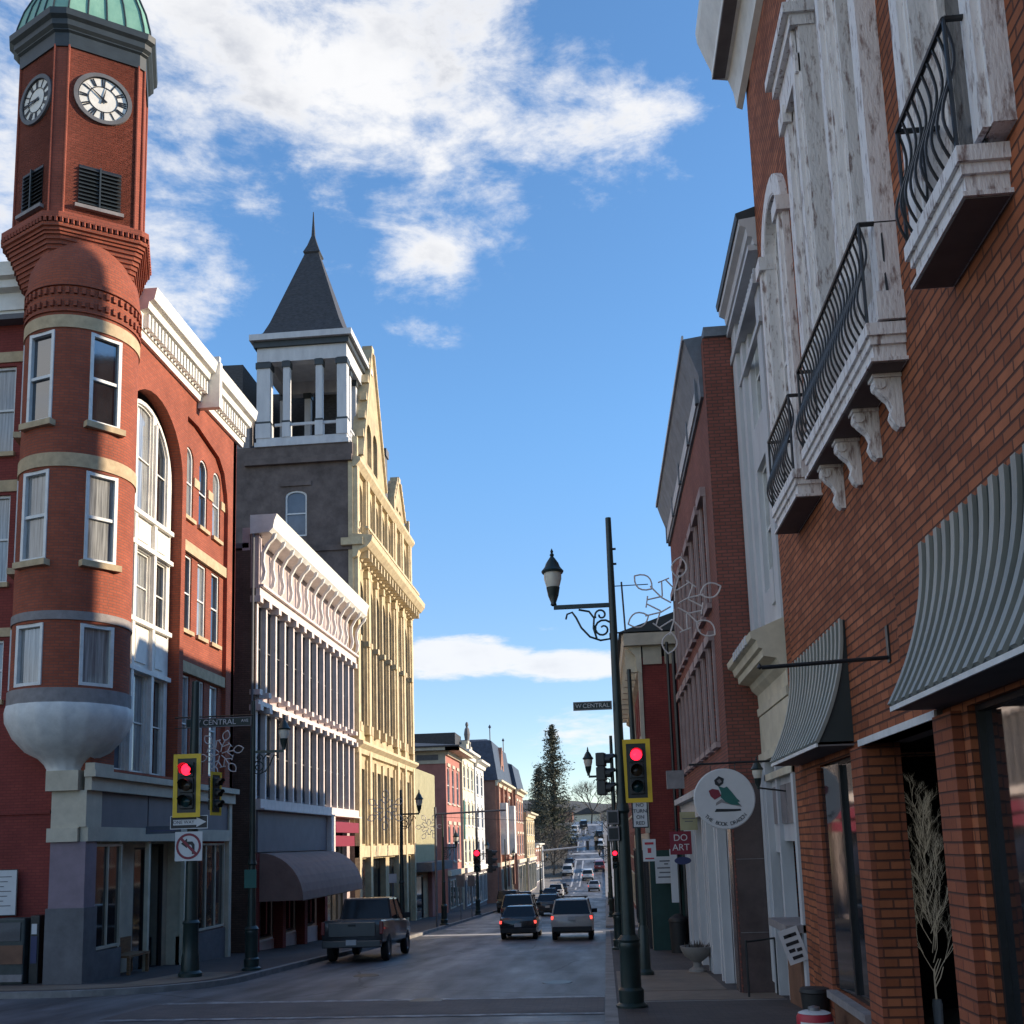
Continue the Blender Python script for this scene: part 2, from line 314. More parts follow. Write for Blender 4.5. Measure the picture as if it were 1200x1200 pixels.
def arch(u0, u1, v0, v1, n=10, rise=None):
    c = (u0 + u1) / 2; r = (u1 - u0) / 2; rz = rise or r
    return [(u0, v0), (u1, v0)] + [(c + r * math.cos(math.pi * k / n), v1 - rz + rz * math.sin(math.pi * k / n)) for k in range(n + 1)]
def inset(loop, d, cu=None):
    us = [p[0] for p in loop]; vs = [p[1] for p in loop]; u0, u1, v0, v1 = min(us), max(us), min(vs), max(vs); cu = (u0 + u1) / 2; cv = (v0 + v1) / 2
    return [(cu + (u - cu) * (1 - 2 * d / (u1 - u0)), cv + (v - cv) * (1 - 2 * d / (v1 - v0))) for u, v in loop]
def window(F, parent, loop, rec=.16, fw=.07, fm='window_white', gm='glass_dark', sash=True, mull=0, sill=None, bars=0, name='window', label=None):
    us = [p[0] for p in loop]; vs = [p[1] for p in loop]; u0, u1, v0, v1 = min(us), max(us), min(vs), max(vs)
    mb = MB(); mb.plate([loop, inset(loop, fw)], -rec, -rec + .07, F)
    if sash: F.box(mb, u0 + fw, u1 - fw, (v0 + v1) / 2 - fw * .4, (v0 + v1) / 2 + fw * .4, -rec + .01, -rec + .055)
    for k in range(mull):
        c = u0 + (u1 - u0) * (k + 1) / (mull + 1); F.box(mb, c - fw * .4, c + fw * .4, v0 + fw, v1 - fw, -rec + .01, -rec + .06)
    for k in range(bars):
        c = v0 + (v1 - v0) * (k + 1) / (bars + 1); F.box(mb, u0 + fw, u1 - fw, c - .02, c + .02, -rec + .01, -rec + .05)
    f = mb.build(name, fm, parent)
    if label: f['label'] = label
    g = MB(); g.plate([inset(loop, fw * .6)], -rec - .03, -rec + .005, F); g.build('pane', gm, f)
    if sill: 
        s_ = MB(); F.box(s_, u0 - .08, u1 + .08, v0 - .13, v0 - .003, -rec + .08, .1); s_.build('sill', sill, f)
    return f
def wall(F, parent, outer, holes, t, mt, name='wall', w=0):
    mb = MB(); mb.plate([outer] + holes, w - t, w, F); return mb.build(name, mt, parent)
KEEP = {'dentils', 'balustrade', 'jamb', 'springer', 'scroll', 'marble_joint', 'coping', 'shop_cornice', 'louvre'}
def fbox(F, parent, name, mt, *b, bevel=0):
    bs = b if isinstance(b[0], (tuple, list)) else [b]
    if name in KEEP or len(bs) == 1:
        mb = MB()
        for q in bs: F.box(mb, *q)
        return mb.build(name, mt, parent, bevel=bevel)
    for q in bs:
        mb = MB(); F.box(mb, *q); o = mb.build(name, mt, parent, bevel=bevel)
    return o
def profile_strip(F, parent, name, mt, prof, u0, u1):
    """moulding: polygon prof in (w,v) run from u0 to u1"""
    mb = MB(); mb.prism([(w_, v) for w_, v in prof], u0, u1, T=lambda w_, v, u: F(u, v, w_)); return mb.build(name, mt, parent)
def text(s, size, mt, M, parent=None, name='lettering', depth=.004, ax='CENTER', spacing=1.0):
    cu = bpy.data.curves.new('t', 'FONT'); cu.body = s; cu.size = size; cu.extrude = depth; cu.align_x = ax; cu.align_y = 'CENTER'; cu.space_character = spacing
    o = bpy.data.objects.new('t', cu); COL.objects.link(o); dg = bpy.context.evaluated_depsgraph_get(); dg.update()
    me = bpy.data.meshes.new_from_object(o.evaluated_get(dg)); bpy.data.objects.remove(o)
    me.transform(M); me.materials.clear(); me.materials.append(MAT[mt]); r = bpy.data.objects.new(name, me); COL.objects.link(r)
    if parent is not None: r.parent = parent
    return r
def face_cam(x, y, z, yaw=0):   # text plane facing -y, turned by yaw about z
    return Matrix.Translation((x, y, z)) @ Matrix.Rotation(yaw, 4, 'Z') @ Matrix.Rotation(R(90), 4, 'X')

# ------------------------------------------------------------------ ground
PROF = [(-30, .5), (0, -1.7), (10, -2.32), (17.5, -2.86), (25, -3.2), (33, -3.55), (44, -4.1), (55, -4.5), (75, -5.2), (100, -6.1), (135, -7.1), (155, -7.2), (175, -5.9), (200, -3.0), (225, .9), (248, 3.9), (268, 5.0), (300, 4.8), (400, 2.0), (520, 0)]
def gz(y):
    for (a, za), (b, zb) in zip(PROF, PROF[1:]):
        if y <= b:
            t = (y - a) / (b - a); return za + (zb - za) * t
    return PROF[-1][1]
YS = sorted(set([p[0] for p in PROF] + list(range(-30, 100, 4)) + list(range(100, 300, 6))))
def sheet(xf0, xf1, dz, y0, y1, nx=1):
    mb = MB(); ys = [y0] + [y for y in YS if y0 < y < y1] + [y1]; vs = []; 
    for y in ys:
        for k in range(nx + 1): x = xf0(y) + (xf1(y) - xf0(y)) * k / nx; vs.append((x, y, gz(y) + dz))
    mb.add(vs, [(i * (nx + 1) + k, i * (nx + 1) + k + 1, (i + 1) * (nx + 1) + k + 1, (i + 1) * (nx + 1) + k) for i in range(len(ys) - 1) for k in range(nx)])
    return mb
struct(sheet(lambda y: -600, lambda y: 600, -.03, -30, 520).build('ground', 'ground'))
ROADL = -9.2; ROADR = -0.1
rd = sheet(lambda y: ROADL if y < 112 else -7.3, lambda y: ROADR, -.004, -30, 300)
for y0, y1 in [(-30, 22.2)]:
    rd.v += []; b = sheet(lambda y: -70, lambda y: ROADL, -.004, y0, y1); rd.add(b.v, b.f)
# road fill under rounded corner
rd.add([(-70, 22.2, gz(22.2) - .004), (ROADL, 22.2, gz(22.2) - .004), (ROADL, 27, gz(27) - .004), (-70, 27, gz(27) - .004)], [(0, 1, 2, 3)])
struct(rd.build('road', 'asphalt'))
# left pavement with rounded corner
def slab(poly, dz, h, name, mt):
    mb = MB(); n = len(poly); vs = [(x, y, gz(y) + dz + h) for x, y in poly] + [(x, y, gz(y) + dz - .1) for x, y in poly]
    tri = tessellate_polygon([[Vector((x, y, 0)) for x, y in poly]])
    mb.add(vs, [tuple(t) for t in tri] + [(i, (i + 1) % n, (i + 1) % n + n, i + n) for i in range(n)])
    return struct(mb.build(name, mt))
def strip(x0, x1, y0, y1, n):
    ys = [y0 + (y1 - y0) * k / n for k in range(n + 1)]
    return [(x0, y) for y in ys] + [(x1, y) for y in reversed(ys)]
corner = [(-12.6 + 3.4 * math.sin(a), 25.9 - 3.4 * math.cos(a)) for a in [math.pi / 2 * k / 8 for k in range(9)]]
corner_in = [(-12.6 + 3.2 * math.sin(a), 25.9 - 3.2 * math.cos(a)) for a in [math.pi / 2 * k / 8 for k in range(9)]]
ysl = [26 + (112 - 26) * k / 24 for k in range(25)]
slab([(-70, 22.7)] + corner_in + [(ROADL - .2, y) for y in ysl] + [(-13.5, y) for y in reversed(ysl)] + [(-13.5, 25.6), (-70, 25.6)], .0, .13, 'pavement', 'paver')
slab([(-70, 22.5)] + corner + [(ROADL, y) for y in ysl] + [(ROADL - .2, y) for y in reversed(ysl)] + list(reversed(corner_in)) + [(-70, 22.7)], .0, .134, 'kerb', 'kerbstone')
slab([(-20, 23.0), (-12.6, 23.0)] + [(-12.6 + 2.9 * math.sin(a), 25.9 - 2.9 * math.cos(a)) for a in [math.pi / 2 * k / 8 for k in range(1, 9)]] + [(-9.7, 27.5), (-11.4, 27.5), (-11.6, 24.2), (-20, 24.2)], .0, .138, 'pavement_band', 'concrete_tan')
slab(strip(ROADR + .2, 3.3, -6, 49.2, 20), 0, .13, 'pavement_right', 'paver')
slab(strip(ROADR, ROADR + .2, -6, 49.2, 20), 0, .134, 'kerb_right', 'kerbstone')
slab(strip(ROADR, 3.3, 54.6, 262, 40), 0, .13, 'pavement_far', 'concrete')
slab(strip(ROADR + .25, 3.0, 18.6, 20.2, 2), 0, .136, 'pavement_panel', 'concrete_tan')
slab(strip(ROADR + .25, 3.0, 17.6, 18.5, 2), 0, .136, 'pavement_panel_grey', 'concrete')
slab(strip(ROADR + .25, 2.2, 20.3, 25.2, 4), 0, .136, 'pavement_panel_dark', 'concrete_tan')
slab(strip(-13.2, -7.3, 112, 172, 12), 0, .13, 'pavement_far_left', 'concrete')
# gap road right
struct(sheet(lambda y: ROADR, lambda y: 70, -.002, 49.2, 54.6).build('side_road', 'asphalt'))
# white bars across the road and far markings
mk = MB()
def mark(x0, x1, y0, y1):
    ys = [y0 + (y1 - y0) * k / 3 for k in range(4)]; mk.add([(x, y, gz(y) + .006) for y in ys for x in (x0, x1)], [(2 * i, 2 * i + 1, 2 * i + 3, 2 * i + 2) for i in range(3)])
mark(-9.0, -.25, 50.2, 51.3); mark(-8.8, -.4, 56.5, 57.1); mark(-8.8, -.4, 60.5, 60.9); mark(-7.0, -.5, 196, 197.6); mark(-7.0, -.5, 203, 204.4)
mark(-6.6, -.5, 246, 248)
for k in range(12): mark(-4.7, -4.45, 66 + k * 10, 69 + k * 10)
for x in (-5.5, -4.2): mark(x, x + .25, 160, 195); mark(x, x + .25, 206, 244)
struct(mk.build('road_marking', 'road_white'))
mk = MB()
for k in range(40): mk.box(-8.7 + k * .21, -8.58 + k * .21, 15.6, 16.3, gz(16) - .02, gz(16) + .012)
struct(mk.build('brick_crossing', 'concrete'))
mk = MB(); mark(-9.0, -.12, 20.6, 20.9); mark(-9.0, -.12, 17.9, 18.15); struct(mk.build('crossing_line', 'worn_white'))
mk = MB(); mark(-9.1, -.12, 18.2, 20.55); struct(mk.build('crossing_band', 'crossing_brick'))
# utility covers
for x, y in ((-3.6, 20.5), (-1.2, 24.0), (-6.3, 27.0)):
    c = MB(); c.lathe([(0.001, gz(y) + .012), (.33, gz(y) + .012), (.36, gz(y) - .02)], x, y, 20)
    tag(c.build('manhole_cover', 'iron'), {-3.6: 'round iron manhole cover in the middle of the near road', -1.2: 'round iron manhole cover beside the right kerb', -6.3: 'round iron manhole cover nearer the left kerb'}[x], 'manhole cover', 'manhole covers')
hl = MB(); hv = []; NX = 60
for j, y in enumerate((330, 420, 520, 620)):
    for i in range(NX + 1):
        x = -400 + 800 * i / NX; h = [0, 9, 17, 6][j] + 3.0 * math.sin(x * .021 + j) + 1.8 * math.sin(x * .07 + 2 * j); hv.append((x, y, h if j else -6))
hl.add(hv, [(j * (NX + 1) + i, j * (NX + 1) + i + 1, (j + 1) * (NX + 1) + i + 1, (j + 1) * (NX + 1) + i) for j in range(3) for i in range(NX)])
struct(hl.build('hills', 'hill', smooth=True))

# ================================================================== LEFT: corner building with clock tower
XL = -12.8
FL = Fr('L', XL)
B = thing('clock_tower_building', 'red brick corner building with a round turret and a green-domed clock tower', 'building', loc=(0, 0, 0))
holes = [arch(26.0, 30.05, 2.25, 13.6, 16)]
panel = [(30.35, 2.3), (34.0, 2.3), (34.0, 11.9), (33.9, 12.5), (33.6, 13.2), (33.1, 13.6), (31.2, 13.95), (30.35, 13.95)]
holes.append(panel)
wall(FL, B, rect(24.75, 34.75, 2.1, 15.0), holes, .35, 'brick_red')
# recessed panel wall with openings
wn = []
for k in range(3):
    c = 30.86 + k * 1.2; wn.append((c - .36, c + .36))
pan_h = [arch(a, b, 10.72, 13.1, 8) for a, b in wn] + [rect(a, b, 7.0, 9.45) for a, b in wn] + [rect(a, b, 2.5, 5.55) for a, b in wn]
wall(FL, B, rect(30.3, 34.05, 2.2, 14.0), pan_h, .25, 'brick_red', w=-.14)
for i, h in enumerate(pan_h):
    FW = Fr('L', XL - .14)
    window(FW, B, h, rec=.12, fw=.06, gm='glass_dark' if i % 2 else 'glass_curtain', sill='sand_stone' if i < 6 else None)
for a, b in ((9.5, 9.85), (5.6, 5.95)): fbox(FL, B, 'lintel', 'sand_stone', (30.38, 33.98, a, b, -.14, -.02))
fbox(FL, B, 'springer', 'sand_stone', *[(a, b, 11.9, 12.2, -.14, -.10) for a, b in ((31.24, 31.68), (32.44, 32.88), (33.64, 33.98))])
# end wall + roof of corner building
FN = Fr('N', 25.25)
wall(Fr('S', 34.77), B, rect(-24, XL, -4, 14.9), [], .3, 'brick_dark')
fbox(FL, B, 'roof', 'slate_grey', (24.9, 34.7, 14.6, 14.75, -11, -.3))
# white bay in the arch
bay = arch(26.12, 29.9, 2.25, 13.35, 16)
ww = -.3
mb = MB()
cols = [26.12, 27.32, 28.62, 29.78]
def bayrect(v0, v1): return [rect(cols[k] + .12, cols[k + 1] - .12, v0, v1) for k in range(3)]
top_h = []
def under_arch(u0, u1, v0):
    c, r = 28.01, 1.89 - .12; vs_ = 13.35 - 1.89
    f = lambda u: vs_ + math.sqrt(max(0.0001, r * r - (u - c) ** 2))
    n = 6; return [(u0, v0), (u1, v0)] + [(u1 - (u1 - u0) * k / n, f(u1 - (u1 - u0) * k / n)) for k in range(n + 1)]
top_h = [under_arch(max(cols[k] + .12, 26.4), min(cols[k + 1] - .12, 29.6), 9.95) for k in range(3)]
allh = top_h + bayrect(6.7, 8.75) + bayrect(2.3, 5.15)
mb.plate([bay] + allh, ww - .12, ww, FL); mb.build('arched_bay', 'white_paint', B)
for i, h in enumerate(allh): window(FL, B, h, rec=-ww + .14, fw=.05, gm=['glass_blue', 'glass_curtain', 'glass_dark'][i % 3], fm='white_paint')
bars = []
for c in cols[1:3]: bars += [(c - .08, c + .08, 2.3, 9.7, ww, ww + .12), (c - .06, c + .06, 9.7, 12.9, ww, ww + .08)]
for v in (5.15, 6.55, 8.8, 9.75): bars.append((26.15, 29.85, v, v + .13, ww, ww + .14))
fbox(FL, B, 'bay_mullion', 'white_paint', *bars)
fbox(FL, B, 'bay_panel', 'white_paint', *[(cols[k] + .3, cols[k + 1] - .3, a, b, ww, ww + .04) for k in range(3) for a, b in ((5.45, 6.4), (9.05, 9.6))])
# arch reveal back
# cornice
cor = [(0, 14.75), (.12, 14.75), (.15, 14.95), (.2, 14.95), (.2, 15.45), (.42, 15.5), (.45, 15.7), (.6, 15.75), (.68, 16.1), (0, 16.1)]
profile_strip(FL, B, 'cornice', 'white_paint', cor, 26.4, 35.1)
fbox(FL, B, 'dentils', 'white_paint', *[(u, u + .11, 15.0, 15.42, .2, .36) for u in [26.6 + .23 * k for k in range(36)]])
fbox(FL, B, 'cornice_bracket', 'white_paint', (31.12, 31.34, 14.55, 16.14, .0, .74), (31.16, 31.3, 16.14, 16.35, .3, .7))
# street-level shop front
fbox(FL, B, 'shop_cornice', 'beige', (24.5, 34.6, 1.62, 1.95, 0, .18), (24.45, 34.65, 1.95, 2.12, 0, .3), (24.5, 25.5, 1.95, 2.3, 0, .25))
fbox(FL, B, 'sign_panel', 'panel_grey', (25.3, 28.05, .72, 1.62, -.1, .02), (28.12, 34.3, .72, 1.62, -.1, .02))
fbox(FL, B, 'shop_fascia', 'beige', (24.55, 34.5, .36, .72, -.1, .1), (24.5, 25.3, .72, 1.62, -.12, .06), (34.3, 34.55, -3.9, 1.62, -.1, .08))
fbox(FL, B, 'shop_pier', 'mauve', (24.55, 25.12, -1.25, .36, -.86, .05)); fbox(FL, B, 'pier_base', 'slate_grey', (24.5, 25.16, -3.6, -1.25, -.9, .09))
fbox(Fr('N', 24.55), B, 'corner_fascia', 'beige', (-13.72, XL - .12, .36, .7, -.5, .1), (-13.66, XL - .13, .7, 1.62, -.5, .02), (-13.76, XL - .12, 1.62, 2.12, -.5, .16))
def shopwin(u0, u1, v0, v1, rec, n=1, gm='glass_dark'): return window(FL, B, rect(u0, u1, v0, v1), rec=rec, fw=.07, mull=n, sash=False, gm=gm, fm='beige', name='shop_window')
shopwin(25.2, 26.7, -2.35, .3, .1, 1); fbox(FL, B, 'stall_riser', 'slate_grey', (25.16, 26.75, -3.7, -2.4, -.3, -.02))
shopwin(31.0, 34.2, -2.45, .3, .1, 3); fbox(FL, B, 'stall_riser', 'slate_grey', (30.9, 34.3, -4.0, -2.5, -.3, -.02))
fbox(FL, B, 'shop_column', 'cream', *[(u, u + .12, -3.9, .36, -.12, 0) for u in (28.25, 30.75)])
wall(FL, B, rect(26.6, 31.0, -3.9, .5), [rect(26.9, 27.7, -2.6, .2), rect(28.6, 29.4, -3.6, .2), rect(29.7, 30.6, -3.6, .3)], .1, 'beige', w=-.6)
for q in ((26.9, 27.7, -2.6, .2), (28.6, 29.4, -3.6, .2), (29.7, 30.6, -3.6, .3)): window(Fr('L', XL - .6), B, rect(*q), rec=.08, fw=.06, sash=False, fm='sign_black', name='shop_door' if q[2] < -3 else 'shop_window')
fbox(FL, B, 'porch_side', 'cream', (26.7, 26.78, -3.7, .36, -.6, -.1), (30.9, 30.98, -3.9, .36, -.6, -.1)); fbox(FL, B, 'porch_ceiling', 'cream', (26.7, 31, .36, .42, -.6, -.1))
# cross street wall
hs = [rect(-16.5, -15.55, 7.25, 9.7), rect(-16.5, -15.55, 10.9, 13.4), rect(-16.5, -15.55, 4.1, 5.7)]
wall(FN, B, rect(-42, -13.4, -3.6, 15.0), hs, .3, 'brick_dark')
for h in hs: window(FN, B, h, rec=.15, gm='glass_curtain', sill='sand_stone')
fbox(FN, B, 'stone_band', 'sand_stone', (-42, -14.6, 5.78, 6.02, -.02, .04), (-42, -14.6, 9.78, 10.1, -.02, .04), (-42, -14.6, 13.5, 13.8, -.02, .04))
profile_strip(FN, B, 'cornice', 'white_paint', cor, -42, -14.9)
fbox(FN, B, 'brick_course', 'brick_dark', (-42, -14.06, 1.1, 1.2, -.02, .05), (-42, -14.06, -3.2, -2.6, -.02, .05))
# turret
TX, TY, TR = -13.50, 24.95, 1.42
def cyl_wall(r, z0, z1, holes_, parent, name, mt, n=64, t=.2):
    """cylinder wall with rectangular window openings given as (angle centre, half angle, z0, z1)"""
    zs = sorted(set([z0, z1] + [z for h in holes_ for z in h[2:4]])); ang = [2 * math.pi * k / n for k in range(n)]
    extra = [c + s_ * hw for c, hw, _, _ in holes_ for s_ in (-1, 1)]; ang = sorted(set(round(a % (2 * math.pi), 5) for a in ang + extra)); mb = MB(); m_ = len(ang)
    vs = [(TX + rr * math.cos(a), TY + rr * math.sin(a), z) for rr in (r, r - t) for z in zs for a in ang]; nz_ = len(zs); fs = []
    def solid(i, k):
        zc = (zs[i] + zs[i + 1]) / 2; a0, a1 = ang[k], ang[(k + 1) % m_]; ac = (a0 + a1 + (2 * math.pi if a1 < a0 else 0)) / 2
        for c, hw, za, zb in holes_:
            if za < zc < zb and abs((ac - c + math.pi) % (2 * math.pi) - math.pi) < hw: return False
        return True
    S = [[solid(i, k) for k in range(m_)] for i in range(nz_ - 1)]
    def id_(l, i, k): return l * nz_ * m_ + i * m_ + k % m_
    for i in range(nz_ - 1):
        for k in range(m_):
            if S[i][k]:
                fs.append((id_(0, i, k), id_(0, i, k + 1), id_(0, i + 1, k + 1), id_(0, i + 1, k)))
                if not S[i][(k + 1) % m_]: fs.append((id_(0, i, k + 1), id_(1, i, k + 1), id_(1, i + 1, k + 1), id_(0, i + 1, k + 1)))
                if not S[i][k - 1]: fs.append((id_(0, i, k), id_(0, i + 1, k), id_(1, i + 1, k), id_(1, i, k)))
            else:
                if i == 0 or S[i - 1][k]: fs.append((id_(0, i, k), id_(0, i, k + 1), id_(1, i, k + 1), id_(1, i, k)))
                if i == nz_ - 2 or S[i + 1][k]: fs.append((id_(0, i + 1, k), id_(1, i + 1, k), id_(1, i + 1, k + 1), id_(0, i + 1, k + 1)))
    mb.add(vs, fs); return mb.build(name, mt, parent, smooth=True, recalc=False)
wa = []
for deg in (-37, -107, -165):
    a = R(deg); 
    for z0, z1 in ((4.15, 5.7), (7.3, 9.65), (10.95, 13.4)): wa.append((a % (2 * math.pi), .3 if z0 > 5 else .31, z0, z1))
cyl_wall(TR, 3.9, 14.75, wa, B, 'turret', 'brick_red')
bw_ = MB()
for c, hw, z0, z1 in wa:
    ca, sa = math.cos(c), math.sin(c); hwid = TR * math.sin(hw) 
    def TF(u, v, w_, ca=ca, sa=sa): return (TX + (TR * .955 + w_) * ca - u * sa, TY + (TR * .955 + w_) * sa + u * ca, v)
    big = z0 > 5
    f = MB(); lp = rect(-hwid, hwid, z0, z1)
    f.plate([lp, inset(lp, .085)], -.1, .03, TF)
    if big: f.box(-hwid, hwid, (z0 + z1) / 2 - .04, (z0 + z1) / 2 + .04, -.1, .0, T=lambda a, b, w_, TF=TF: TF(a, b, w_))
    fo = f.build('window', 'window_white', B); g = MB(); g.plate([inset(lp, .04)], -.1, -.07, TF); g.build('pane', 'glass_curtain' if z0 in (7.3, 4.15) else 'glass_dark', fo)
    if big:
        s_ = MB(); s_.box(-hwid - .1, hwid + .1, z0 - .16, z0 - .003, -.08, .16, T=lambda a, b, w_, TF=TF: TF(a, b, w_)); s_.build('sill', 'sand_stone', fo)
bd = MB()
def ringband(mb, r0, r1, z0, z1, n=48): mb.lathe([(r0, z0), (r1, z0), (r1, z1), (r0, z1)], TX, TY, n)
for z0, z1 in ((9.72, 10.08), (13.46, 13.8)): ringband(bd, TR - .05, TR + .035, z0, z1)
bd.build('stone_band', 'sand_stone', B, smooth=True)
bd = MB(); ringband(bd, TR - .05, TR + .035, 5.78, 6.0); bd.build('stone_band', 'grey_stone', B, smooth=True); bd = MB(); ringband(bd, TR - .05, TR + .06, 3.72, 4.08); bd.build('stone_band', 'grey_stone', B, smooth=True)
bd = MB()
for k in range(46):
    a = 2 * math.pi * k / 46
    for z in (14.05, 14.4): bd.box(-.045, .045, z, z + .17, 0, .07, T=lambda u, v, w_, a=a: (TX + (TR - .01 + w_) * math.cos(a) - u * math.sin(a), TY + (TR - .01 + w_) * math.sin(a) + u * math.cos(a), v))
ringband(bd, TR - .05, TR + .06, 14.62, 14.74); ringband(bd, TR - .05, TR + .045, 13.9, 13.98)
bd.build('brick_dentils', 'brick_red', B)
dm = MB(); dm.lathe([(TR, 14.75), (TR, 15.0), (TR * .97, 15.35), (TR * .86, 15.75), (TR * .68, 16.15), (TR * .45, 16.45), (.1, 16.6)], TX, TY, 48); dm.build('turret_cap', 'brick_red', B, smooth=True)
bl = MB(); bl.lathe([(1.0, 3.74), (TR + .1, 3.72), (TR + .12, 3.6), (TR + .1, 3.35), (TR * .93, 2.95), (TR * .72, 2.62), (TR * .5, 2.45), (.56, 2.3), (.5, 2.18), (.5, 1.95)], TX, TY, 96, ribs=16, ribamp=-.02)
bl.build('turret_bowl', 'window_white', B, smooth=True)
# square clock tower set diagonally on the turret, chamfered corners
TWp = [(-15.40, 24.44), (-13.96, 23.70), (-13.58, 23.76), (-12.03, 24.78), (-11.93, 24.95), (-12.5, 26.35), (-13.6, 26.95), (-14.1, 26.9), (-15.4, 26.0), (-15.55, 24.7)]
def scalep(p, s_, c=(-13.7, 25.25)): return [(c[0] + (x - c[0]) * s_, c[1] + (y - c[1]) * s_) for x, y in p]
def ringp(p, z): return [(x, y, z) for x, y in p]
def loftp(levels, name, mt, parent): 
    mb = MB(); mb.loft([ringp(scalep(TWp, s_), z) for s_, z in levels]); return mb.build(name, mt, parent)
loftp([(.96, 16.7), (.96, 21.9)], 'tower_shaft', 'brick_tower', B)
loftp([(.99, 21.8), (.99, 22.2), (1.03, 22.25), (1.03, 22.3)], 'tower_frieze', 'dark_trim', B)
loftp([(1.03, 22.28), (1.08, 22.36), (1.08, 22.52), (1.14, 22.6), (1.15, 22.78), (1.06, 22.86)], 'tower_cornice', 'dark_trim', B)
dome = MB(); dome.loft([ringp(scalep(TWp, s_), z) for s_, z in [(1.06, 22.84), (1.04, 23.05), (.96, 23.6), (.82, 24.2), (.6, 24.75), (.33, 25.1), (.06, 25.3)]]); db = dome.build('dome', 'copper', B)
seams = MB()
for k in range(len(TWp)):
    for t in (0, .25, .5, .75):
        x0, y0 = TWp[k]; x1, y1 = TWp[(k + 1) % len(TWp)]
        if math.hypot(x1 - x0, y1 - y0) < .6 and t: continue
        p = (x0 + (x1 - x0) * t, y0 + (y1 - y0) * t)
        seams.tube([(*scalep([p], s_)[0], z + .01) for s_, z in [(1.06, 22.87), (1.045, 23.07), (.965, 23.62), (.825, 24.22), (.605, 24.77)]], .025, 5)
seams.build('seams', 'dark_trim', db)
# corner strips (pilasters) of the shaft and recessed look
cs = MB()
for (x, y) in scalep(TWp, .97): cs.tube([(x, y, 16.8), (x, y, 21.85)], .035, 8)
cs.build('corner_strip', 'brick_tower', B)
# corbelled skirt
loftp([(.80, 15.2), (1.03, 16.3), (1.03, 16.36)], 'corbel', 'brick_tower', B)
cc = MB()
for k in range(9): s_ = .81 + .026 * k; cc.loft([ringp(scalep(TWp, s_ + .02), 15.25 + .12 * k), ringp(scalep(TWp, s_ + .02), 15.31 + .12 * k)])
cc.build('corbel_courses', 'brick_red', B)
loftp([(1.06, 16.3), (1.06, 16.38), (1.10, 16.4), (1.1, 16.5)], 'corbel_string', 'brick_red', B)
loftp([(1.12, 16.62), (1.12, 16.78), (1.02, 16.86), (.98, 16.9)], 'corbel_ledge', 'brick_tower', B)
dd = MB(); P_ = scalep(TWp, 1.10)
for k in range(len(P_)):
    a = Vector(P_[k]); b = Vector(P_[(k + 1) % len(P_)]); ln = (b - a).length; nn = max(1, int(ln / .13))
    for j in range(nn): q = a + (b - a) * (j + .5) / nn; dd.box(q.x - .035, q.x + .035, q.y - .035, q.y + .035, 16.5, 16.63)
dd.build('corbel_dentils', 'brick_tower', B)
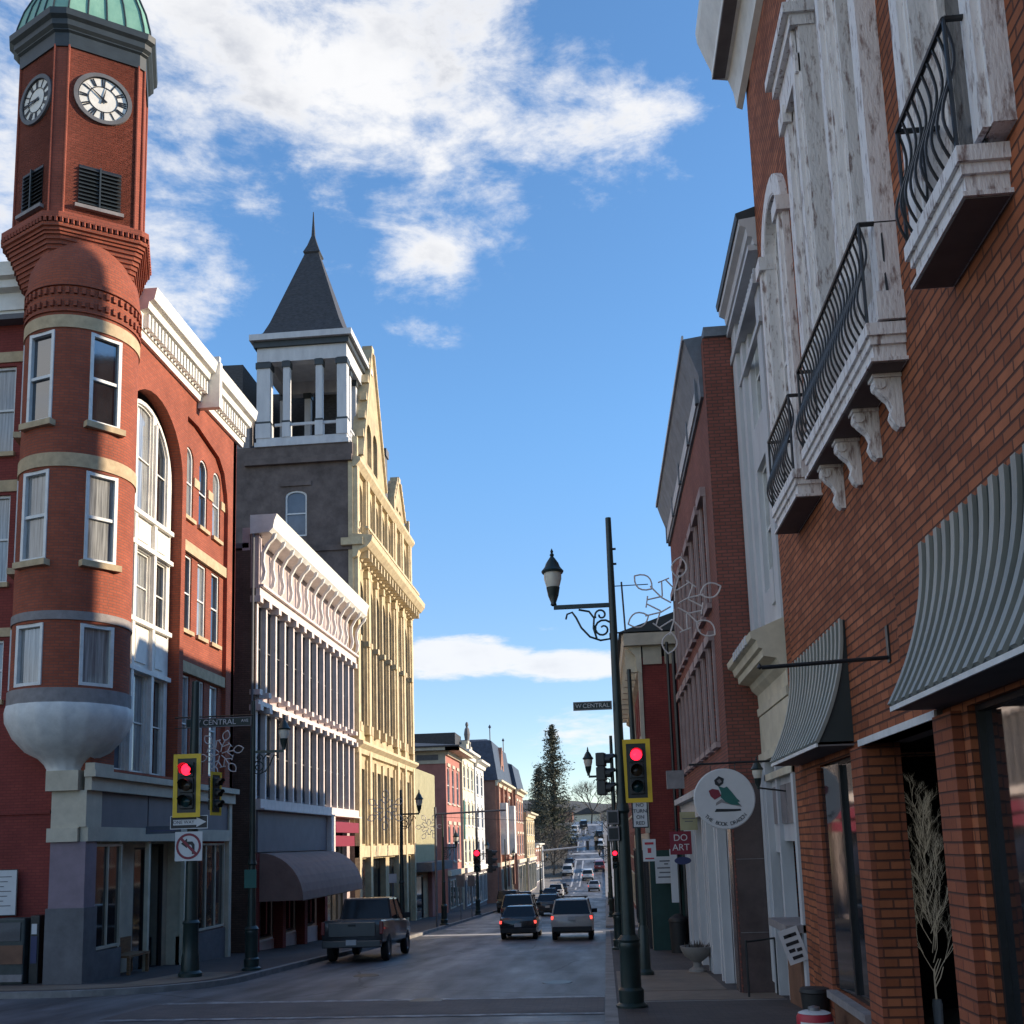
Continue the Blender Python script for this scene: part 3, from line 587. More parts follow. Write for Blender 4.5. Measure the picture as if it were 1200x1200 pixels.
# clock faces and louvres on faces A (index 0-1) and B (2-3)
def faceframe(i, j, s_=.96):
    a = Vector(scalep(TWp, s_)[i]); b = Vector(scalep(TWp, s_)[j]); d = (b - a); ln = d.length; d.normalize(); nrm = Vector((d.y, -d.x))
    return (lambda u, v, w_: (a.x + d.x * u + nrm.x * w_, a.y + d.y * u + nrm.y * w_, v)), ln
for i, j, lbl, hands in ((0, 1, 'shaded clock dial on the face turned to the cross street', (-100, -82)), (2, 3, 'sunlit white clock dial with black Roman marks facing the street', (-52, 12))):
    T, ln = faceframe(i, j); cu, cv, rr = ln * (.50 if i else .52), 20.5, .64 if i else .60
    c = MB(); circ = lambda r, n=40: [(cu + r * math.cos(2 * math.pi * k / n), cv + r * math.sin(2 * math.pi * k / n)) for k in range(n)]
    c.plate([circ(rr + .11), circ(rr)], -.02, .07, T); cl = c.build('clock', 'slate_grey', B); cl['label'] = lbl
    c = MB(); c.plate([circ(rr)], -.02, .015, T); c.build('dial', 'white_paint', cl)
    c = MB(); c.plate([circ(rr * .60), circ(rr * .57)], .015, .03, T); c.plate([circ(rr), circ(rr * .965)], .015, .03, T)
    for k in range(12):
        a = 2 * math.pi * k / 12
        nb = [2, 1, 2, 3, 2, 1, 2, 3, 2, 2, 1, 2][k]
        for q in range(nb):
            aa = a + (q - (nb - 1) / 2) * .11; ra, rb = rr * .62, rr * .94; hw = .018
            c.prism([(cu + ra * math.sin(aa) - hw * math.cos(aa), cv + ra * math.cos(aa) + hw * math.sin(aa)), (cu + ra * math.sin(aa) + hw * math.cos(aa), cv + ra * math.cos(aa) - hw * math.sin(aa)),
                     (cu + rb * math.sin(aa) + hw * math.cos(aa), cv + rb * math.cos(aa) - hw * math.sin(aa)), (cu + rb * math.sin(aa) - hw * math.cos(aa), cv + rb * math.cos(aa) + hw * math.sin(aa))], .015, .028, T)
    c.build('numerals', 'sign_black', cl)
    for dg, lg in zip(hands, (.56, .42)):
        a = R(dg); c = MB(); hw = .028
        c.prism([(cu - hw * math.cos(a) - .12 * math.sin(a), cv + hw * math.sin(a) - .12 * math.cos(a)), (cu + hw * math.cos(a) - .12 * math.sin(a), cv - hw * math.sin(a) - .12 * math.cos(a)), (cu + lg * math.sin(a), cv + lg * math.cos(a))], .035, .05, T)
        c.build('hand', 'sign_black', cl)
    v0, v1 = 17.2, 18.4; u0, u1 = ln * .20, ln * .80
    c = MB(); c.box(u0, u1, v0, v1, -.01, .012, T=T); lv = c.build('louvre', 'sign_black', B)
    c = MB()
    for k in range(10): z = v0 + .06 + k * (v1 - v0 - .08) / 10; c.add([T(u0, z, .07), T(u1, z, .07), T(u1, z + .07, .02), T(u0, z + .07, .02)], [(0, 1, 2, 3)])
    c.box((u0 + u1) / 2 - .02, (u0 + u1) / 2 + .02, v0, v1, .01, .08, T=T); c.build('slats', 'dark_trim', lv)
    c = MB(); c.box(u0 - .08, u1 + .08, v0 - .1, v0, -.01, .12, T=T); c.build('louvre_sill', 'grey_stone', lv)
    c = MB(); c.box(0.02, ln - .02, 16.95, 21.8, -.03, .0, T=T); c.build('tower_panel', 'brick_tower', B)

# ================================================================== LEFT: iron-front building (pink)
B = thing('iron_front_building', 'pale pink iron-front building with scrolled cornice brackets and a curved rose awning', 'building')
u0, u1 = 37.0, 52.4
wall(FL, B, rect(u0, u1, -4.8, 12.3), [rect(u0 + .6, 46.6, -3.4, -.1), rect(47.6, 51.8, -4.0, .9)], .3, 'pink_paint', w=-.25)
n = 13; sp = (u1 - u0) / n
gl = MB(); fr = []
for k in range(n):
    a, b = u0 + k * sp + .09, u0 + (k + 1) * sp - .09
    for z0, z1 in ((2.0, 5.3), (6.0, 9.4)):
        window(FL, B, rect(a, b, z0, z1), rec=.22, fw=.05, fm='slate_grey', gm='glass_dark')
cl = MB()
for k in range(n + 1):
    c = u0 + k * sp; c = min(max(c, u0 + .12), u1 - .12)
    for z0, z1 in ((1.9, 5.35), (5.95, 9.6)):
        cl.box(c - .085, c + .085, z0, z1, -.2, .04, T=FL)
    cl.box(c - .17, c + .17, 5.2, 5.42, -.2, .24, T=FL); cl.box(c - .15, c + .15, 5.8, 6.0, -.2, .2, T=FL); cl.box(c - .16, c + .16, 9.35, 9.6, -.2, .2, T=FL)
cl.build('iron_columns', 'pink_trim', B)
fbox(FL, B, 'iron_band', 'pink_trim', (u0, u1, 5.42, 5.6, -.2, .14), (u0, u1, 9.6, 10.0, -.2, .16), (u0, u1, 9.95, 10.05, -.2, .3), (u0, u1, 1.55, 1.9, -.2, .25), (u0, u1, 1.5, 1.56, -.2, .4))
profile_strip(FL, B, 'cornice', 'white_paint', [(-.2, 12.0), (.55, 12.05), (.7, 12.2), (.75, 12.5), (.85, 12.75), (-.2, 12.75)], u0 - .15, u1 + .15)
br = MB()
for k in range(14):
    c = u0 + .15 + k * (u1 - u0 - .3) / 13
    pts = [(0.05, 10.1), (.16, 10.25), (.22, 10.55), (.14, 10.95), (.16, 11.3), (.35, 11.65), (.55, 11.85), (.62, 12.05)]
    br = MB()
    for p, q in zip(pts, pts[1:]): br.prism([(p[0], p[1]), (p[0] + .13, p[1]), (q[0] + .13, q[1]), (q[0], q[1])], c - .07, c + .07, T=lambda w_, v, u: FL(u, v, w_))
    br.build('cornice_bracket', 'white_paint', B)
wall(Fr('N', u0 - .01), B, rect(-26, XL + .0, -4.5, 11.4), [], .3, 'brick_brown', name='side_wall')
fbox(Fr('N', u0), B, 'side_parapet', 'pink_paint', (XL - .2, XL + .12, 9.9, 12.6, -.3, .03))
dp = MB(); dp.tube([(XL - .08, u0 - .1, -4), (XL - .08, u0 - .1, 12.0)], .05, 8); dp.build('drainpipe', 'slate_grey', B)
fbox(FL, B, 'roof', 'slate_grey', (u0, u1, 11.5, 11.7, -12, -.3))
fbox(FL, B, 'shop_panel', 'panel_grey', (u0 + .1, 46.6, -.05, 1.5, -.2, .12)); fbox(FL, B, 'shop_pier', 'pink_trim', (46.6, 47.3, -.3, 1.5, -.2, .35))
aw = MB(); q = [(math.sin(math.pi / 2 * k / 9) * 1.7, -.08 - 1.75 * (1 - math.cos(math.pi / 2 * k / 9))) for k in range(10)]
prof = q + [(a - .03, b - .03) for a, b in reversed(q)]
aw.prism(prof, u0 + .4, 46.8, T=lambda w_, v, u: FL(u, v, w_ + .05)); aw.prism([(0, -.1)] + q[1:] + [(0, -1.85)], u0 + .38, u0 + .41, T=lambda w_, v, u: FL(u, v, w_ + .05)); ao = aw.build('awning', 'rose_awning', B, smooth=False)
fbox(FL, B, 'sign_board', 'sign_maroon', (47.4, 51.9, .75, 1.25, -.1, .35)); fbox(FL, B, 'sign_board', 'sign_maroon', (47.4, 51.2, .1, .6, -.1, .3))
text('BARBER  SHOP', .34, 'sign_white', Matrix(((0, 0, 1, XL + .36), (1, 0, 0, 49.6), (0, 1, 0, 1.0), (0, 0, 0, 1))), B) if False else None
shp = [(u0 + .7, 40.2), (40.6, 43.2), (43.6, 46.4)]
for a, b in shp: window(FL, B, rect(a, b, -3.3, -.2), rec=.45, fw=.07, sash=False, mull=1, fm='iron', name='shop_window')
window(FL, B, rect(47.7, 51.7, -3.9, .8), rec=.5, fw=.08, sash=False, mull=3, fm='iron', name='shop_window')
fbox(FL, B, 'brick_pier', 'brick_dark', *[(a, a + .4, -4.3, -.1, -.3, .1) for a in (37.05, 40.2, 43.2, 46.4)])

# ================================================================== LEFT: tall yellow stone building
B = thing('stone_office_building', 'tall yellow stone building with gables, a white belvedere and a steep dark spire', 'building')
u0, u1 = 52.5, 68.5
bays = [(53.0, 55.0, 1), (55.6, 62.6, 4), (63.4, 65.0, 1), (65.8, 67.9, 1)]
hl_ = []
for a, b, k in bays:
    s_ = (b - a) / k
    for j in range(k):
        x0, x1 = a + j * s_ + .2, a + (j + 1) * s_ - .2
        hl_ += [arch(x0, x1, 6.6, 14.6, 8), rect(x0, x1, .2, 4.2), arch(x0, x1, 17.4, 20.2, 8)]
wall(FL, B, rect(u0, u1, -6, 21.0), hl_ + [rect(53.4, 60, -4.4, -.6), rect(61, 67.8, -4.9, -.6)], .5, 'yellow_stone')
for i, h in enumerate(hl_):
    window(FL, B, h, rec=.38, fw=.07, fm='yellow_trim', gm=['glass_dark', 'glass_blue', 'glass_curtain'][i % 3], bars=2 if h[0][1] == 6.6 else 0)
window(FL, B, rect(53.4, 60, -4.4, -.6), rec=.4, fw=.1, fm='iron', mull=3, sash=False, name='shop_window'); window(FL, B, rect(61, 67.8, -4.9, -.6), rec=.4, fw=.1, fm='iron', mull=3, sash=False, name='shop_window')
cl = MB()
pc = sorted(set([round(a + (b - a) / k * j, 2) for a, b, k in bays for j in range(k + 1)]))
for c in pc:
    cl.box(c - .12, c + .12, 6.1, 15.3, -.05, .16, T=FL); cl.box(c - .2, c + .2, 6.1, 6.6, 0, .3, T=FL); cl.box(c - .19, c + .19, 11.0, 11.3, 0, .3, T=FL); cl.box(c - .18, c + .18, 14.9, 15.3, 0, .28, T=FL)
    cl.box(c - .12, c + .12, 16.7, 20.6, -.05, .18, T=FL); cl.box(c - .17, c + .17, 17.3, 17.6, 0, .26, T=FL); cl.box(c - .13, c + .13, .0, 4.7, -.05, .12, T=FL)
for c in (u0 + .25, 55.3, 63.0, 65.4, u1 - .25): cl.box(c - .25, c + .25, -5, 20.9, -.1, .26, T=FL)
cl.build('pilasters', 'yellow_trim', B)
profile_strip(FL, B, 'string_course', 'yellow_trim', [(0, 4.9), (.2, 4.95), (.25, 5.2), (.5, 5.4), (.5, 5.55), (0, 5.7)], u0 - .1, u1 + .15)
profile_strip(FL, B, 'main_cornice', 'yellow_trim', [(0, 15.4), (.25, 15.5), (.35, 15.8), (.8, 16.0), (1.05, 16.3), (1.1, 16.6), (0, 16.75)], u0 - .2, u1 + .3)
profile_strip(FL, B, 'upper_string', 'yellow_trim', [(0, 20.55), (.2, 20.6), (.45, 20.9), (.45, 21.1), (0, 21.2)], u0 - .1, u1 + .15)
fbox(FL, B, 'modillion', 'yellow_trim', *[(u, u + .22, 15.5, 15.95, 0, .75) for u in [u0 + .4 + .8 * k for k in range(20)]])
fbox(FL, B, 'shop_band', 'yellow_trim', (u0, u1, -.5, .1, -.1, .22)); fbox(FL, B, 'balustrade', 'yellow_trim', (u0 + .2, u1 - .2, 17.1, 17.25, .6, .8), *[(u, u + .09, 16.7, 17.1, .64, .76) for u in [u0 + .3 + .35 * k for k in range(44)]])
# gables
def gable(ua, ub, uc, zb, zt, steps, name):
    pts = [(ua, zb)]; left = []; right_ = []
    pts = [(ua, zb), (ub, zb), (ub, zb + .9)]
    for k in range(steps): t = (k + 1) / steps; pts.append((ub + (uc + .25 - ub) * t, zb + .9 + (zt - zb - .9) * t))
    pts.append((uc - .25, zt)); pts.append((ua, zb + .9))
    hw = (ub - ua) * .09; hs_ = [arch(uc - hw * 2.4, uc - hw * .4, zb + 1.0, zb + (zt - zb) * .42, 6), arch(uc + hw * .4, uc + hw * 2.4, zb + 1.0, zb + (zt - zb) * .42, 6)]
    g = wall(FL, B, pts, hs_, .5, 'yellow_stone', name=name)
    for h in hs_: window(FL, B, h, rec=.3, fm='yellow_trim', fw=.06)
    c = MB()
    for a, b in ((pts[2], (uc + .25, zt)), ((uc - .25, zt), pts[-1])):
        d = Vector((b[0] - a[0], b[1] - a[1])); nrm = Vector((-d.y, d.x)).normalized() * .16
        if nrm.y < 0: nrm = -nrm
        c.prism([a, b, (b[0] + nrm.x, b[1] + nrm.y), (a[0] + nrm.x, a[1] + nrm.y)], -.6, .14, T=FL)
        for k in range(5): t = .15 + .17 * k; p = (a[0] + d.x * t + nrm.x * 1.6, a[1] + d.y * t + nrm.y * 1.6); c.prism([(p[0] - .14, p[1] - .15), (p[0] + .14, p[1] - .15), (p[0] + .04, p[1] + .35), (p[0] - .04, p[1] + .35)], -.3, .1, T=FL)
    c.box(uc - .3, uc + .3, zt, zt + .35, -.5, .1, T=FL); c.build('coping', 'yellow_trim', B)
gable(54.6, 61.0, 57.4, 21.1, 29.6, 6, 'gable'); gable(63.4, 67.2, 65.3, 21.1, 24.2, 4, 'gable')
fbox(FL, B, 'chimney', 'slate_grey', (62.0, 62.7, 20.8, 25.2, -.9, -.2), (61.95, 62.75, 24.9, 25.4, -1.0, -.1))
fbox(FL, B, 'pinnacle', 'yellow_trim', *[(u, u + .25, 21.1, 22.4, -.1, .2) for u in (52.7, 62.9, 67.9)])
FS = Fr('N', 52.485)
sw = [arch(-16.55, -15.35, 16.8, 19.4, 8, .3)]
wall(FS, B, rect(-27, XL - .01, -5, 22.0), sw, .4, 'stucco_brown', name='side_wall')
window(FS, B, sw[0], rec=.12, fm='window_white', gm='glass_blue', fw=.09)
fbox(FS, B, 'side_moulding', 'stucco_brown', (-18.8, XL, 20.9, 21.25, 0, .25), (-18.9, XL + .2, 15.9, 16.2, 0, .1)); fbox(FS, B, 'window_hood', 'stucco_brown', (-16.8, -15.1, 19.65, 19.9, 0, .08))
fbox(FS, B, 'corner_return', 'yellow_trim', (XL - .6, XL + .6, 16.1, 16.5, 0, .3), (XL - .25, XL, 1, 21, 0, .05))
rf = MB(); rf.prism([(-.6, 21.0), (-3.8, 27.6), (-9, 27.8), (-14, 21.0)], 58, 68.3, T=lambda w_, v, u: FL(u, v, w_)); rf.prism([(-19.2, 22), (-27, 22), (-27, 27.4), (-19.2, 27.2)], 0, 14, T=lambda x, z, t: (x, 53.0 + t, z)); rf.build('roof', 'slate_roof', B)
fbox(FS, B, 'dormer_edge', 'grey_stone', (-19.3, -18.6, 22, 24.6, -.6, .02))
# belvedere
bx0, bx1, by0, by1 = -18.2, -13.1, 52.45, 57.2
bv = MB(); bv.box(bx0 - .1, bx1 + .1, by0 - .05, by1 + .1, 22.0, 22.25); bv.box(bx0, bx1, by0, by1, 22.2, 22.5)
cs_ = [(bx0, by0), (bx0 + 1.5, by0), (bx1 - 2.2 + .45, by0), (bx1 - .55, by0), (bx0, by1 - .6), (bx1 - .55, by1 - .6), (bx0 + 1.5, by1 - .6), (bx1 - .55, by0 + 1.5), (bx1 - .55, by0 + 2.9), (bx0 + 2.2, by1 - .6)]
for i, (x, y) in enumerate(cs_):
    w_ = .75 if i in (0,) else .55 if i in (3, 4, 5) else .36
    xx = x; bv.box(xx, xx + w_, y, y + (.55 if i in (0, 3, 4, 5) else .36), 22.5, 27.0); bv.box(xx - .04, xx + w_ + .04, y - .04, y + .6 if i in (0, 3, 4, 5) else y + .4, 22.5, 23.35)
bv.box(bx0, bx1, by0, by0 + .55, 26.95, 27.7); bv.box(bx0, bx1, by1 - .55, by1, 26.95, 27.7); bv.box(bx0, bx0 + .55, by0 + .55, by1 - .55, 26.95, 27.7); bv.box(bx1 - .55, bx1, by0 + .55, by1 - .55, 26.95, 27.7)
bv.box(bx0, bx1, by0, by1, 27.7, 27.8)
bv.box(bx0 - .35, bx1 + .35, by0 - .35, by1 + .35, 28.15, 28.5)
for y in (by0 + .1, by1 - .2): bv.box(bx0 + 1, bx1 - .5, y, y + .1, 23.2, 23.35)
bv.box(bx1 - .2, bx1 - .1, by0, by1, 23.2, 23.35)
bvo = bv.build('belvedere', 'white_old', B)
bt = MB(); bt.box(bx0 - .15, bx1 + .15, by0 - .15, by1 + .15, 27.8, 28.15)
for i, (x, y) in enumerate(cs_): w_ = .75 if i == 0 else .55 if i in (3, 4, 5) else .36; d_ = .6 if i in (0, 3, 4, 5) else .4; bt.box(x - .06, x + w_ + .06, y - .06, y + d_, 26.6, 26.94); bt.box(x - .05, x + w_ + .05, y - .05, y + d_ - .02, 23.36, 23.46)
bt.build('trim', 'dark_trim', bvo)
bi = MB(); bi.box(bx0 + 2.4, bx1 - 1.6, by1 - .3, by1 - .2, 22.5, 26.9); bi.build('shutter', 'slate_roof', bvo)
sp_ = MB(); cx_, cy_ = (bx0 + bx1) / 2, (by0 + by1) / 2
def sq(h, z): return [(cx_ - h, cy_ - h * .93, z), (cx_ + h, cy_ - h * .93, z), (cx_ + h, cy_ + h * .93, z), (cx_ - h, cy_ + h * .93, z)]
sp_.loft([sq(2.55, 28.5), sq(2.55, 28.62), sq(2.3, 28.85), sq(2.0, 29.6), sq(.42, 34.6), sq(.5, 34.7), sq(.3, 35.2), sq(.1, 35.9), sq(.05, 36.8), sq(.02, 37.5)]); sp_.build('spire', 'slate_roof', B)

# ================================================================== LEFT: further buildings
B = thing('metal_clad_building', 'low grey-green metal-clad building between the yellow stone building and the salmon one', 'building')
mb = MB()
for k in range(19): a = 68.7 + k * .5; mb.box(a, a + .42, -1.7, 5.3 - .0, -.05, .0, T=FL)
mb.box(68.55, 78.2, -1.8, 5.35, -.5, -.05, T=FL); mb.build('wall', 'sign_yellow', B)
fbox(FL, B, 'shop_front', 'yellow_stone', (68.6, 76.5, -6.0, -1.8, -.5, -.02)); fbox(FL, B, 'canopy', 'slate_grey', (68.6, 78, -1.7, -1.1, 0, 1.3))
window(FL, B, rect(69.2, 72.0, -5.0, -2.0), rec=-.02, fw=.1, sash=False, fm='iron', name='shop_window'); fbox(FL, B, 'pier', 'salmon', (74.5, 76.4, -6, -1.8, 0, .3))
fbox(FL, B, 'roof', 'slate_grey', (68.6, 78.2, 5.1, 5.2, -9, -.5))

def row_house(nm, label, y0, y1, x, ztop, mt, trim, floors, nwin, roof='flat', trimz=.6, wmt='glass_dark', base='panel_grey', zsplit=-2.4, side=None, lintel=True, rh=3.0):
    F_ = Fr('L', x); B_ = thing(nm, label, 'building'); hs_ = []
    zf = (ztop - .8 - zsplit) / floors; s_ = (y1 - y0) / nwin
    for f in range(floors):
        for k in range(nwin): c = y0 + (k + .5) * s_; hs_.append(arch(c - s_ * .24, c + s_ * .24, zsplit + f * zf + zf * .22, zsplit + f * zf + zf * .85, 6, .3))
    g = gz((y0 + y1) / 2)
    wall(F_, B_, rect(y0, y1, zsplit, ztop), hs_, .3, mt)
    for i, h in enumerate(hs_):
        f = window(F_, B_, h, rec=.12, fw=.08, gm=wmt, fm='window_white', sill=trim)
        if lintel:
            us = [p[0] for p in h]; vt = max(p[1] for p in h); fbox(F_, f, 'lintel', trim, (min(us) - .1, max(us) + .1, vt + .02, vt + .3, 0, .09))
    fbox(F_, B_, 'shop_front', base, (y0, y1, g - .8, zsplit, -.3, .05)); 
    fbox(F_, B_, 'fascia', trim, (y0, y1, zsplit - .1, zsplit + .35, 0, .3))
    nb_ = max(2, int((y1 - y0) / 4))
    for k in range(nb_): a = y0 + (y1 - y0) * k / nb_ + .4; b = y0 + (y1 - y0) * (k + 1) / nb_ - .4; window(F_, B_, rect(a, b, g + .5, zsplit - .4), rec=-.08, fw=.1, sash=False, fm=trim, mull=1, name='shop_window')
    profile_strip(F_, B_, 'cornice', trim, [(0, ztop - trimz), (.2, ztop - trimz), (.3, ztop - .25), (.7, ztop - .15), (.75, ztop + .05), (0, ztop + .1)], y0 - .1, y1 + .1)
    wall(Fr('N', y0 - .012), B_, rect(x - 14, x - .01, g - 1, ztop), [], .3, side or mt, name='side_wall')
    if roof == 'flat': fbox(F_, B_, 'roof', 'slate_grey', (y0, y1, ztop - .3, ztop - .15, -14, -.3))
    elif roof == 'hip':
        r_ = MB(); r_.loft([[(x + 1.3, y0 - 1.0, ztop), (x + 1.3, y1 + .8, ztop), (x - 14, y1 + .8, ztop), (x - 14, y0 - 1.0, ztop)], [(x + 1.3, y0 - 1.0, ztop + .12), (x + 1.3, y1 + .8, ztop + .12), (x - 14, y1 + .8, ztop + .12), (x - 14, y0 - 1.0, ztop + .12)], [(x - 4.5, y0 + 4, ztop + 1.0), (x - 4.5, y0 + 4.2, ztop + 1.0), (x - 10, y0 + 4.2, ztop + 1.0), (x - 10, y0 + 4, ztop + 1.0)]]); r_.build('roof', 'slate_roof', B_)
        fbox(Fr('N', y0), B_, 'frieze', trim, (x - 14, x, ztop - 1.3, ztop, 0, .1), (x - 14, x + 1.2, ztop - .25, ztop, .1, .9))
        fbox(Fr('N', y0), B_, 'vent', 'slate_grey', *[(x - 2.4 - k * 2.6, x - .6 - k * 2.6, ztop - 1.0, ztop - .55, .1, .14) for k in range(4)])
        fbox(F_, B_, 'eave', trim, (y0 - .9, y1 + .7, ztop - .25, ztop, .1, 1.2))
    else:
        r_ = MB(); r_.loft([[(x + .3, y0 - .2, ztop), (x + .3, y1 + .2, ztop), (x - 12, y1 + .2, ztop), (x - 12, y0 - .2, ztop)], [(x - .4, y0 + .5, ztop + rh), (x - .4, y1 - .5, ztop + rh), (x - 11, y1 - .5, ztop + rh), (x - 11, y0 + .5, ztop + rh)], [(x - 1, y0 + 1, ztop + rh + .25), (x - 1, y1 - 1, ztop + rh + .25), (x - 10, y1 - 1, ztop + rh + .25), (x - 10, y0 + 1, ztop + rh + .25)]]); r_.build('roof', 'slate_blue', B_)
    return B_
row_house('salmon_building', 'salmon pink painted building with wide bracketed beige eaves and a low dark roof', 84.0, 92.2, -12.8, 8.0, 'salmon', 'beige', 2, 3, 'hip')
Bc = row_house('cream_building', 'cream ornate three storey building with a statue finial beside the salmon building', 92.6, 101.0, -12.6, 8.6, 'cream', 'white_paint', 3, 3)
st = MB(); st.box(-12.9, -12.3, 96.2, 96.9, 8.6, 9.5); st.lathe([(.3, 9.5), (.22, 9.9), (.3, 10.4), (.22, 10.9), (.1, 11.1), (.16, 11.3), (.12, 11.5), (.02, 11.6)], -12.6, 96.55, 10); st.build('finial', 'slate_grey', Bc)
fbox(Fr('L', -12.6), Bc, 'pediment', 'cream', (94.5, 98.6, 8.6, 9.3, -.4, .2), (95.5, 97.6, 9.3, 9.7, -.4, .2)); fbox(Fr('L', -12.6), Bc, 'shutter', 'teal', (92.7, 93.3, .5, 4, 0, .1))
fbox(Fr('N', 92.6), Bc, 'mansard', 'slate_roof', (-20, -13.2, 7.2, 10.2, -4, .0))
row_house('white_corniced_building', 'narrow white painted building with a heavy projecting cornice after the cream one', 101.3, 108.5, -12.5, 8.3, 'white_old', 'white_paint', 3, 2)
Bm = row_house('mansard_building', 'brick building with white windows under a tall blue-black slate mansard roof', 112.0, 130.0, -11.6, 6.9, 'brick_far', 'cream', 2, 4, 'mansard', rh=4.4)
F_ = Fr('L', -11.6)
g = MB(); g.plate([[(117, 6.8), (123, 6.8), (120.2, 11.2), (119.8, 11.2)], rect(119.3, 120.7, 7.4, 9)], -.4, .05, F_); gg = g.build('gable', 'brick_far', Bm); 
for k, yy in enumerate((113.2, 128.6)):
    c = MB(); c.tube([(-11.7 - .5, yy, 11), (-11.7 - .5, yy, 12.8)], .06, 6); c.lathe([(.01, 12.7), (.18, 12.9), (.01, 13.2)], -12.2, yy, 8); c.build('finial', 'slate_blue', Bm)
fbox(F_, Bm, 'bay_window', 'white_paint', (114.5, 116.5, -1.2, 4.5, 0, .9), (124.5, 126.5, -1.2, 4.5, 0, .9))
fbox(F_, Bm, 'pilaster', 'brick_far', *[(u, u + .6, -5, 6.6, 0, .35) for u in (112.1, 117.2, 122.2, 129.2)])
row_house('tall_brick_building', 'dark red brick building with a slate slope beyond the mansard roof', 130.4, 142.0, -11.0, 6.8, 'brick_far', 'cream', 2, 3, 'mansard', rh=3.2)
row_house('tan_building', 'small tan plastered building farthest along the left row', 142.4, 158.0, -10.6, 4.2, 'yellow_stone', 'cream', 2, 4)
row_house('low_brick_shop', 'low red brick shop with white trim at the foot of the hill on the left', 158.6, 172.0, -10.6, -.2, 'brick_far', 'white_paint', 1, 3, zsplit=-3.6)

# ================================================================== RIGHT: near brick building
XR = 3.0
FR = Fr('R', XR)
B = thing('brick_shop_building', 'orange-brown brick building close on the right with iron balconies and ribbed metal awnings', 'building')
h_ = [rect(-2.0, .6, -1.0, 1.0), rect(1.0, 4.4, -1.2, 1.0), rect(4.75, 8.6, -1.85, 1.0), rect(9.22, 11.86, -3.6, 1.0), rect(12.42, 14.42, -2.05, .93), arch(13.95, 15.25, 4.75, 9.55, 12), rect(9.45, 10.15, 4.75, 9.4), arch(10.45, 11.55, 4.75, 11.4, 12), rect(11.85, 12.45, 4.75, 9.4), arch(6.85, 8.0, 4.75, 11.4, 12), arch(2.5, 4.5, 4.7, 10.5, 12)]
wall(FR, B, rect(-4, 15.9, -3.4, 13.0), h_, .3, 'brick_near')
fbox(FR, B, 'corner_pier', 'brick_near', (15.9, 16.45, -3.4, 13.0, -.35, -.03))
wall(Fr('S', 16.45), B, rect(3.4, 16, -4, 13), [], .3, 'brick_near', name='side_wall'); fbox(FR, B, 'roof', 'slate_grey', (-4, 16.4, 12.8, 12.95, -13, -.31))
fbox(FR, B, 'pier', 'brick_pier', (8.74, 9.22, -3.4, .98, .002, .09), (11.86, 12.4, -3.4, .98, .002, .06), (14.42, 15.1, -3.4, .9, .002, .05), (4.45, 4.75, -3.4, .98, .002, .06))
fbox(FR, B, 'entry_side', 'brick_pier', (11.87, 12.05, -3.4, 1.0, -.37, -.302))
fbox(FR, B, 'entry_lintel', 'soffit', (9.2, 11.95, 1.0, 1.05, -.5, .05)); fbox(FR, B, 'lintel_edge', 'window_white', (9.2, 11.95, .97, 1.045, .052, .075))
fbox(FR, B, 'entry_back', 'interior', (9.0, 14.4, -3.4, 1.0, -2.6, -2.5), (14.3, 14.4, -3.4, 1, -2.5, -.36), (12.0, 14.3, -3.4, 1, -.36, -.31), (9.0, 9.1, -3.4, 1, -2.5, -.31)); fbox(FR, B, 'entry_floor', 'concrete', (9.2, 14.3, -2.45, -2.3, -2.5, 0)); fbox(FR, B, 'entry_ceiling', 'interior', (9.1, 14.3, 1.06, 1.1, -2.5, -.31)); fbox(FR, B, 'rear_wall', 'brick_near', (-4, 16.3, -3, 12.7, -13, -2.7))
def bigwin(u0, u1, v0, v1, mulls, rec=.22, angled=False):
    f = MB(); f.plate([rect(u0, u1, v0, v1), rect(u0 + .05, u1 - .05, v0 + .05, v1 - .05)], -rec, -rec + .06, FR)
    for c in mulls: f.box(c - .045, c + .045, v0 + .06, v1 - .06, -rec + .01, -rec + .09, T=FR)
    fo = f.build('shop_window', 'iron', B); g = MB(); g.plate([rect(u0 + .05, u1 - .05, v0 + .03, v1 - .03)], -rec - .03, -rec + .005, FR); g.build('pane', 'glass_dark', fo) if not angled else None
    if angled: g = MB(); g.add([FR(u0 + .02, v0 + .03, -.18), FR(u1 - .02, v0 + .03, -.0), FR(u1 - .02, v1 - .03, -.0), FR(u0 + .02, v1 - .03, -.18)], [(0, 1, 2, 3)]); g.build('pane', 'glass_dark', fo)
    s_ = MB(); s_.box(u0 - .02, u1 + .02, v0 - .1, v0 - .002, -rec, .13, T=FR); s_.build('sill', 'grey_stone', fo)
bigwin(12.42, 14.42, -2.05, .93, (13.5,), .13, True); bigwin(4.75, 8.6, -1.85, 1.0, (6.6,), .12); bigwin(1.0, 4.4, -1.2, 1.0, (2.7,)); bigwin(-2.0, .6, -1.0, 1.0, ())
fbox(FR, B, 'stall_riser', 'bulkhead', (12.45, 14.4, -3.2, -2.16, .002, .05))
fbox(FR, B, 'raised_panel', 'brick_near', (8.85, 10.2, 1.35, 2.35, .002, .03))
# eave
profile_strip(FR, B, 'eave', 'white_paint', [(0, 12.75), (.1, 12.8), (.14, 13.1), (.22, 13.35), (.5, 13.4), (.5, 13.55), (.58, 13.75), (.72, 14.15), (.74, 14.35), (0, 14.5)], -4, 16.75)
fbox(FR, B, 'eave_soffit', 'soffit', (-4, 16.7, 13.36, 13.395, .2, .49))
